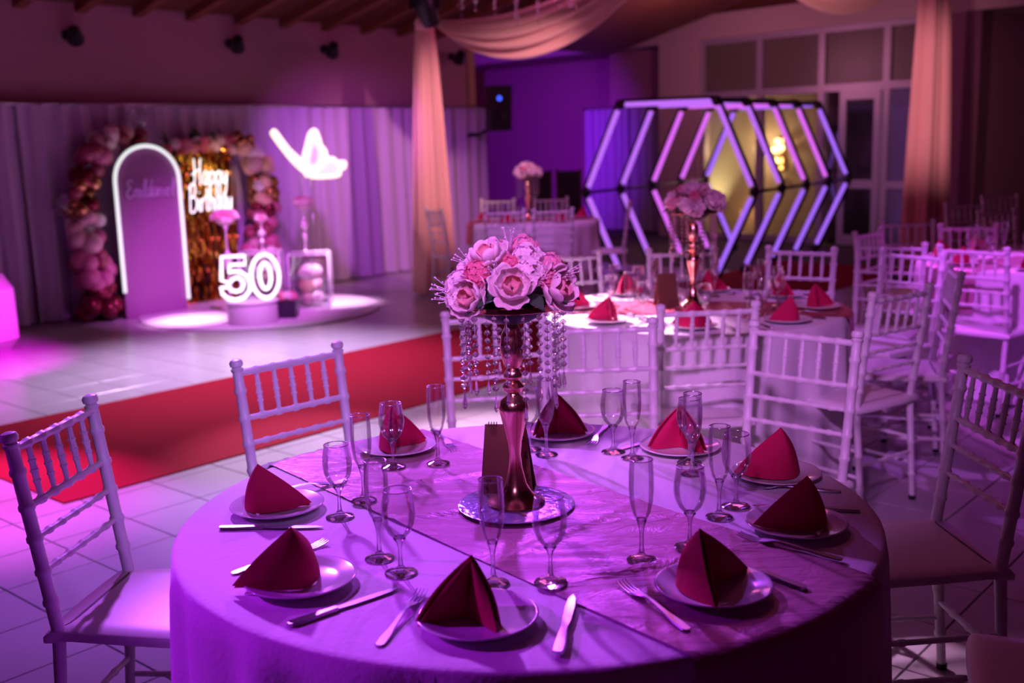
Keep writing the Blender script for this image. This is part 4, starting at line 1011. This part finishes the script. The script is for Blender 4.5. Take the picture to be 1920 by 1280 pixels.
# round pedestal with neon 50
t = thing('round_pedestal', 'short white drum pedestal under the neon number', 'pedestal', (-2.33, 9.66, PZ))
b = B(); b.lathe([(0, 0), (0.222, 0), (0.225, 0.004), (0.225, 0.185), (0, 0.185)], 48); obj('drum', b.mesh('drum', mat('white_paint', (0.78, 0.76, 0.78), 0.5), True, 40), t)
b = B(); b.lathe([(0, 0.185), (0.236, 0.185), (0.238, 0.188), (0.238, 0.202), (0.236, 0.205), (0, 0.205)], 48); obj('top_disc', b.mesh('top_disc', MATS['white_paint'], True, 40), t)
t = thing('neon_number', 'white neon 50 standing on the round pedestal', 'neon sign', (-2.33, 9.60, PZ+0.206), math.radians(12))
five = [(-0.02,.40),(-.21,.40),(-.225,.19),(-.16,.165),(-.13,.20),(-.09,.21),(-.055,.185),(-.045,.145),(-.065,.10),(-.11,.085),(-.15,.10),(-.165,.13),(-.235,.125),(-.225,.07),(-.18,.025),(-.115,.01),(-.045,.03),(.0,.085),(.012,.15),(-.015,.22),(-.07,.262),(-.125,.265),(-.155,.255),(-.15,.325),(-0.02,.325)]
b = B(); b.tube([(x*1.05, 0, z) for x, z in five], 0.017, 8, True); obj('digit_outline', b.mesh('digit_outline', neon_w), t)
for rx, rz_ in ((.122, .195), (.048, .115)):
    b = B(); b.tube([(.145 + rx*math.cos(2*PI*k/32), 0, .21 + rz_*math.sin(2*PI*k/32)) for k in range(32)], 0.017, 8, True); obj('digit_outline', b.mesh('digit_outline', neon_w), t)
b = B(); b.box((0, 0.02, -0.0), (0.42, 0.06, 0.012)); obj('stand', b.mesh('stand', acryl, False), t)
# lit butterfly on a stand
bf = mat('warm_white_light_strip', (0.9, 0.85, 0.75), 0.4, emit=(1.0, 0.86, 0.44), estr=1.25)
bfi = mat('warm_white_light_panel', (0.9, 0.8, 0.7), 0.4, emit=(1.0, 0.82, 0.62), estr=0.72)
bfp = mat('pink_lit_panel', (0.9, 0.7, 0.7), 0.4, emit=(1.0, 0.55, 0.50), estr=0.5)
t = thing('butterfly_light', 'glowing butterfly-shaped light raised on thin rods', 'light', (-2.00, 10.90, PZ), math.radians(5))
def wing(pts, ang, m1, m2, off):
    P = bez([(x, z, 0) for x, z in pts], 6, True); ca_, sa = math.cos(ang), math.sin(ang)
    xz = [(p.x, p.y) for p in P]
    b = B(); b.tube([(off[0] + x*ca_, off[1] + x*sa, off[2] + z) for x, z in xz], 0.022, 8, True); w_ = obj('wing_outline', b.mesh('wing_outline', m1), t)
    cx = sum(x for x, _ in xz)/len(xz); cz = sum(z for _, z in xz)/len(xz)
    b = B(); b.prism([(cx + (x-cx)*0.98, cz + (z-cz)*0.98) for x, z in xz], -0.006, 0.006)
    b.v = [Vector((off[0] + p.x*ca_ - p.y*sa, off[1] + p.x*sa + p.y*ca_, off[2] + p.z)) for p in b.v]
    obj('wing_panel', b.mesh('wing_panel', m2, False), w_)
wing([(.0, .0), (-.01, .12), (.02, .22), (.06, .34), (.11, .37), (.14, .30), (.16, .22), (.20, .16), (.19, .05), (.10, -.02)], 0.15, bf, bfi, (0.0, 0, 1.33))
wing([(.02, -.03), (.14, .02), (.20, .085), (.27, .09), (.31, .055), (.38, .05), (.375, .0), (.33, -.02), (.32, -.07), (.22, -.085), (.06, -.08)], 0.1, bf, bfi, (0.0, 0, 1.33))
wing([(.0, -.02), (-.14, .11), (-.31, .345), (-.315, .385), (-.285, .385), (-.16, .21), (.0, .05)], -0.2, bf, bfi, (0.0, 0, 1.31))
b = B(); P = bez([(.05, .03, 0), (.07, .14, 0), (.10, .20, 0), (.13, .12, 0), (.10, .03, 0)], 5, True); b.prism([(p.x, p.y) for p in P], -0.012, -0.008); obj('wing_inset', b.mesh('wing_inset', bfp, False), t, (0.0, -0.04, 1.36), (0, 0, 0.15))
b = B(); b.ball((0.0, -0.01, 1.31), (0.028, 0.028, 0.07), 12, 8); obj('body', b.mesh('body', bf), t)
for x in (-0.06, 0.04):
    b = B(); b.tube([(x, 0, 0), (x, 0, 1.27)], 0.006, 6); obj('rod', b.mesh('rod', steel), t)
b = B(); b.box((0, 0, 0.008), (0.3, 0.16, 0.016)); obj('base_plate', b.mesh('base_plate', steel, False), t)
# clear boxes
def clear_box(x, y, sx, sz, label, rz, balls=0, cols=()):
    t = thing('clear_box', label, 'box', (x, y, PZ+0.001), rz, 'clear display boxes')
    for dx, dy, wx, wy, nm in ((-sx/2, 0, .008, sx, 'side_panel'), (sx/2, 0, .008, sx, 'side_panel'), (0, -sx/2, sx, .008, 'front_panel'), (0, sx/2, sx, .008, 'back_panel')):
        b = B(); b.box((dx, dy, sz/2), (wx, wy, sz)); obj(nm, b.mesh(nm, acryl, False), t)
    b = B(); b.box((0, 0, sz-.004), (sx, sx, .008)); obj('lid', b.mesh('lid', acryl, False), t)
    for dx, dy in ((-1, -1), (1, -1), (1, 1), (-1, 1)):
        b = B(); b.tube([(dx*sx/2, dy*sx/2, 0), (dx*sx/2, dy*sx/2, sz)], .006, 6); obj('corner_strip', b.mesh('corner_strip', mat('pale_edge', (.8, .78, .82), .3)), t)
    for k in range(4):
        c_ = [(-1, -1), (1, -1), (1, 1), (-1, 1), (-1, -1)]
        b = B(); b.tube([(c_[k][0]*sx/2, c_[k][1]*sx/2, sz), (c_[k+1][0]*sx/2, c_[k+1][1]*sx/2, sz)], .006, 6); obj('top_edge', b.mesh('top_edge', MATS['pale_edge']), t)
    rnd = random.Random(9)
    for i in range(balls):
        r = rnd.uniform(.055, .085); lay = i // 6; a = i*2.1
        bo = obj('balloon', BM[cols[i % len(cols)]], None, (x + (sx/2-.11)*math.cos(a)*rnd.uniform(.5, 1), y + (sx/2-.11)*math.sin(a)*rnd.uniform(.5, 1), PZ + .09 + .125*lay), (rnd.uniform(0, 6), rnd.uniform(0, 6), 0), (r,)*3)
        tag(bo, 'pale pink balloon heaped in the clear box below the butterfly', 'balloon', 'balloons in the clear box')
clear_box(-1.96, 10.58, 0.38, 0.52, 'clear display box filled with pale balloons below the butterfly', 0.1, 18, ('white', 'blush', 'white', 'peach'))
clear_box(-2.44, 10.62, 0.38, 0.54, 'empty clear display box behind the neon number', 0.1)
# flower stands on the boxes / platform
def flower_stand(x, y, z0, h, r, label, seed):
    t = thing('flower_stand', label, 'flower stand', (x, y, z0), 0, 'slender flower stands')
    b = B(); b.lathe([(0, 0), (.05, 0), (.052, .006), (.02, .014), (.008, .03), (.008, h*.22), (.022, h*.26), (.026, h*.30), (.022, h*.34), (.008, h*.38), (.008, h*.42), (.035, h*.47), (.042, h*.53), (.035, h*.59), (.008, h*.64), (.008, h*.82), (.03, h*.86), (0, h*.865)], 16); obj('stem', b.mesh('stem', mat('pearl_stem', (.8, .7, .75), .2, metal=.4)), t)
    rnd = random.Random(seed)
    b = B(); b.ball((0, 0, h*.93), (r*.8, r*.8, r*.55), 12, 7); obj('flower_base', b.mesh('flower_base', petal_pale), t)
    for k in range(9):
        a = 2*PI*k/9; e = rnd.uniform(.1, 1.2)
        obj('blossom_cluster', CL[rnd.choice((0, 2))], t, (r*.75*math.cos(a)*math.cos(e), r*.75*math.sin(a)*math.cos(e), h*.93 + r*.5*math.sin(e)), (rnd.uniform(-.5, .5), rnd.uniform(-.5, .5), a), (r/.075,)*3)
flower_stand(-2.62, 10.05, PZ, 0.98, 0.115, 'slender flower stand with bright pink flowers behind the neon number', 1)
flower_stand(-2.02, 10.72, PZ+0.521, 0.50, 0.10, 'slender flower stand with pink flowers under the butterfly', 2)
flower_stand(-2.42, 10.62, PZ+0.541, 0.34, 0.06, 'small flower stand on the empty clear box', 3)
# dark cube planter
t = thing('cube_planter', 'dark cube planter with pink flowers right of the pedestal', 'planter', (-2.06, 9.90, PZ))
b = B(); b.prism([(-.085, 0), (.085, 0), (.092, .16), (-.092, .16)], -.085, .085); obj('pot', b.mesh('pot', mat('dark_ceramic', (.03, .015, .04), .35), False), t)
for k in range(7): obj('blossom_cluster', CL[(2, 1, 0)[k % 3]], t, (.06*math.cos(k), .06*math.sin(k), .18 + .02*(k % 2)), (0, 0, k), (1.4,)*3)
# white faceted block at the left edge
t = thing('faceted_block', 'white eight-sided block lit magenta at the left edge', 'decor block', (-4.47, 8.62, 0), math.radians(-22))
def octo(k): return [(-.42+k, .10), (-.32+k*.4, 0.0), (.32-k*.4, 0.0), (.42-k, .10), (.42-k, .50), (.32-k*.4, .62-k*.4), (-.32+k*.4, .62-k*.4), (-.42+k, .50)]
b = B(); b.prism(octo(0), -.22, .22); obj('body', b.mesh('body', mat('white_laminate', (.8, .78, .8), .45), False), t)
b = B(); b.prism([(x*.86, .31 + (z-.31)*.86) for x, z in octo(0)], -.235, -.221); obj('front_panel', b.mesh('front_panel', MATS['white_laminate'], False), t)

# ------------------------------------------------------------------ fixtures on walls and ceiling
def wall_spot(tt, z, label):
    p = W(tt, 0.0, z); t = thing('wall_spotlight', label, 'lamp', tuple(p), WROT, 'black spotlights on the stage wall')
    b = B(); b.lathe([(0, 0), (.05, 0), (.05, .03), (0, .03)], 14, (0, 0, 0), Matrix.Rotation(PI/2, 3, 'X')); obj('wall_plate', b.mesh('wall_plate', black_m, True, 40), t)
    b = B(); b.tube([(0, -.02, 0), (0, -.10, .01)], .012, 8); obj('arm', b.mesh('arm', black_m), t)
    b = B(); b.lathe([(0, -.09), (.05, -.085), (.06, -.03), (.075, .05), (.08, .08), (.07, .08), (.05, .0), (0, .0)], 16, (0, 0, 0), Matrix.Rotation(-2.1, 3, 'X') @ Matrix.Rotation(.5, 3, 'Y')); obj('lamp_head', b.mesh('lamp_head', black_m, True, 40), t, (0, -.16, -.01))
for tt, z, lb in ((0.79, 2.65, 'black spotlight high on the stage wall, leftmost of four'), (2.59, 2.66, 'black spotlight high on the stage wall above the gold foil panel'), (3.88, 2.66, 'black spotlight high on the stage wall above the butterfly light'), (5.99, 2.66, 'black spotlight on the stage wall right of the left drape')): wall_spot(tt, z, lb)
# speaker on bracket
t = thing('wall_speaker', 'black loudspeaker with blue light mounted by the recess', 'speaker', (-0.09, 14.1, 1.98), math.radians(14))
b = B(); b.prism([(-.15, -.28), (.13, -.28), (.15, .28), (-.13, .28)], -.13, .15); obj('cabinet', b.mesh('cabinet', black_m, False), t)
b = B(); b.lathe([(0, .0), (.10, .0), (.11, .012), (.105, .018), (.085, .006), (.03, -.01), (0, -.004)], 20, (0, -.135, -.10), Matrix.Rotation(PI/2, 3, 'X')); obj('woofer', b.mesh('woofer', mat('dark_cone', (.02, .02, .025), .5)), t)
b = B(); b.tube([(-.02+.022*math.cos(2*PI*k/14), -.14, .12+.022*math.sin(2*PI*k/14)) for k in range(14)], .005, 6, True); obj('light_ring', b.mesh('light_ring', mat('blue_indicator', (.1, .1, .8), .4, emit=(.05, .1, 1.0), estr=4)), t)
b = B(); b.tube([(-.10, .12, -.25), (-.20, .30, -.32), (-.30, .45, -.32)], .025, 8); obj('bracket', b.mesh('bracket', black_m), t)
# dark screens in the recess
for x, y, w_, lb in ((0.42, 13.9, .26, 'narrow dark panel leaning by the far table, left of two'), (0.77, 13.8, .30, 'wide dark panel leaning by the far table, right of two')):
    t = thing('leaning_panel', lb, 'panel', (x, y, 0), .1, 'dark leaning panels')
    b = B(); b.box((0, 0, .60), (w_, .03, 1.16)); obj('board', b.mesh('board', mat('black_board', (.015, .012, .018), .5), False), t)
    for s_ in (-1, 1):
        b = B(); b.box((s_*w_/2, 0, .60), (.025, .04, 1.2)); obj('side_frame', b.mesh('side_frame', wood_dark, False), t)
    b = B(); b.box((0, .12, .3), (.03, .25, .6), Matrix.Rotation(.3, 3, 'X')); obj('prop', b.mesh('prop', wood_dark, False), t)
# moving-head light on the left drape pole
t = thing('moving_head_light', 'black moving-head stage light above the left drape knot', 'stage light', (-0.76, 10.98, 3.00), 0)
b = B(); b.box((0, 0, .10), (.30, .24, .10)); obj('base', b.mesh('base', black_m, False), t)
for s_ in (-1, 1):
    b = B(); b.box((s_*.135, 0, -.04), (.035, .10, .22)); obj('yoke_arm', b.mesh('yoke_arm', black_m, False), t)
b = B(); b.lathe([(0, -.22), (.075, -.22), (.09, -.18), (.115, -.02), (.115, .08), (.09, .12), (0, .12)], 18, (0, 0, -.10), Matrix.Rotation(.35, 3, 'X') @ Matrix.Rotation(-.25, 3, 'Y')); obj('lamp_head', b.mesh('lamp_head', black_m, True, 40), t)
b = B(); b.tube([(-.06, 0, .15), (-.06, .25, .3)], .02, 8); obj('clamp', b.mesh('clamp', black_m), t)
# chandelier whose crystal strings just reach into view
t = thing('crystal_chandelier', 'crystal strings of a chandelier hanging in at the top edge', 'chandelier', (0.10, 8.0, 2.90))
b = B(); b.tube([(.42*math.cos(2*PI*k/32), .42*math.sin(2*PI*k/32), 0) for k in range(32)], .015, 8, True); obj('ring', b.mesh('ring', steel), t)
b = B(); b.tube([(0, 0, 0), (0, 0, 1.0)], .008, 6); obj('chain', b.mesh('chain', steel), t)
for k in range(4):
    b = B(); b.tube([(0, 0, .3), (.42*math.cos(PI*k/2), .42*math.sin(PI*k/2), 0)], .005, 6); obj('stay', b.mesh('stay', steel), t)
rnd = random.Random(4)
for k in range(16):
    a = 2*PI*k/16; n_ = rnd.choice((11, 12, 13, 14)); b = B()
    for i in range(n_): bead_b(b, (0, 0, -.02 - i*.031), .0125)
    drop_b(b, (0, 0, -.02 - n_*.031)); obj('crystal_strand', b.mesh('crystal_strand', crystal, False), t, (.42*math.cos(a), .42*math.sin(a), 0))
# warm lobby lamps; added bulbs imitate chandelier lights mirrored in the glass
lamp_w = mat('warm_bulb', (.9, .8, .6), .4, emit=(1.0, .62, .22), estr=9)
t = thing('chandelier_reflection', 'small warm bulbs added to imitate chandelier lights reflected in the glass front', 'lamp', tuple(K(6.28, 0.86, 1.28)), BROT)
b = B(); b.box((0, 0.05, 0), (.10, .04, .5)); obj('back_plate', b.mesh('back_plate', gold, False), t)
for k, (x, z) in enumerate(((0.0, .18), (-.06, .05), (.07, .08), (-.02, -.12), (-.04, -.24))):
    b = B(); b.ball((x, -.05, z), .045, 10, 6); obj('bulb', b.mesh('bulb', lamp_w), t)
t = thing('lobby_tube_lamp', 'short tilted warm tube lamp seen through the glass by the door', 'lamp', tuple(K(7.66, 0.45, 1.26)), BROT)
b = B(); b.tube([(-.07, 0, -.10), (.07, 0, .10)], .03, 10); obj('tube', b.mesh('tube', mat('warm_tube', (.9, .7, .3), .4, emit=(1.0, .62, .18), estr=1.2)), t)
b = B(); b.box((0, .06, 0), (.05, .04, .3)); obj('bracket', b.mesh('bracket', black_m, False), t)
spot('lobby_uplight', tuple(K(5.02, 0.62, 0.10)), tuple(K(5.0, 0.90, 1.4)), (1.0, 0.90, 0.50), 150, 70, 1.0, 0.04)
bulb('lobby_lamp', tuple(K(6.0, 0.62, 1.35)), (1.0, 0.68, 0.38), 18, 0.06)
bulb('lobby_low_lamp', tuple(K(5.70, 0.7, 0.35)), (1.0, 0.50, 0.25), 3, 0.04)
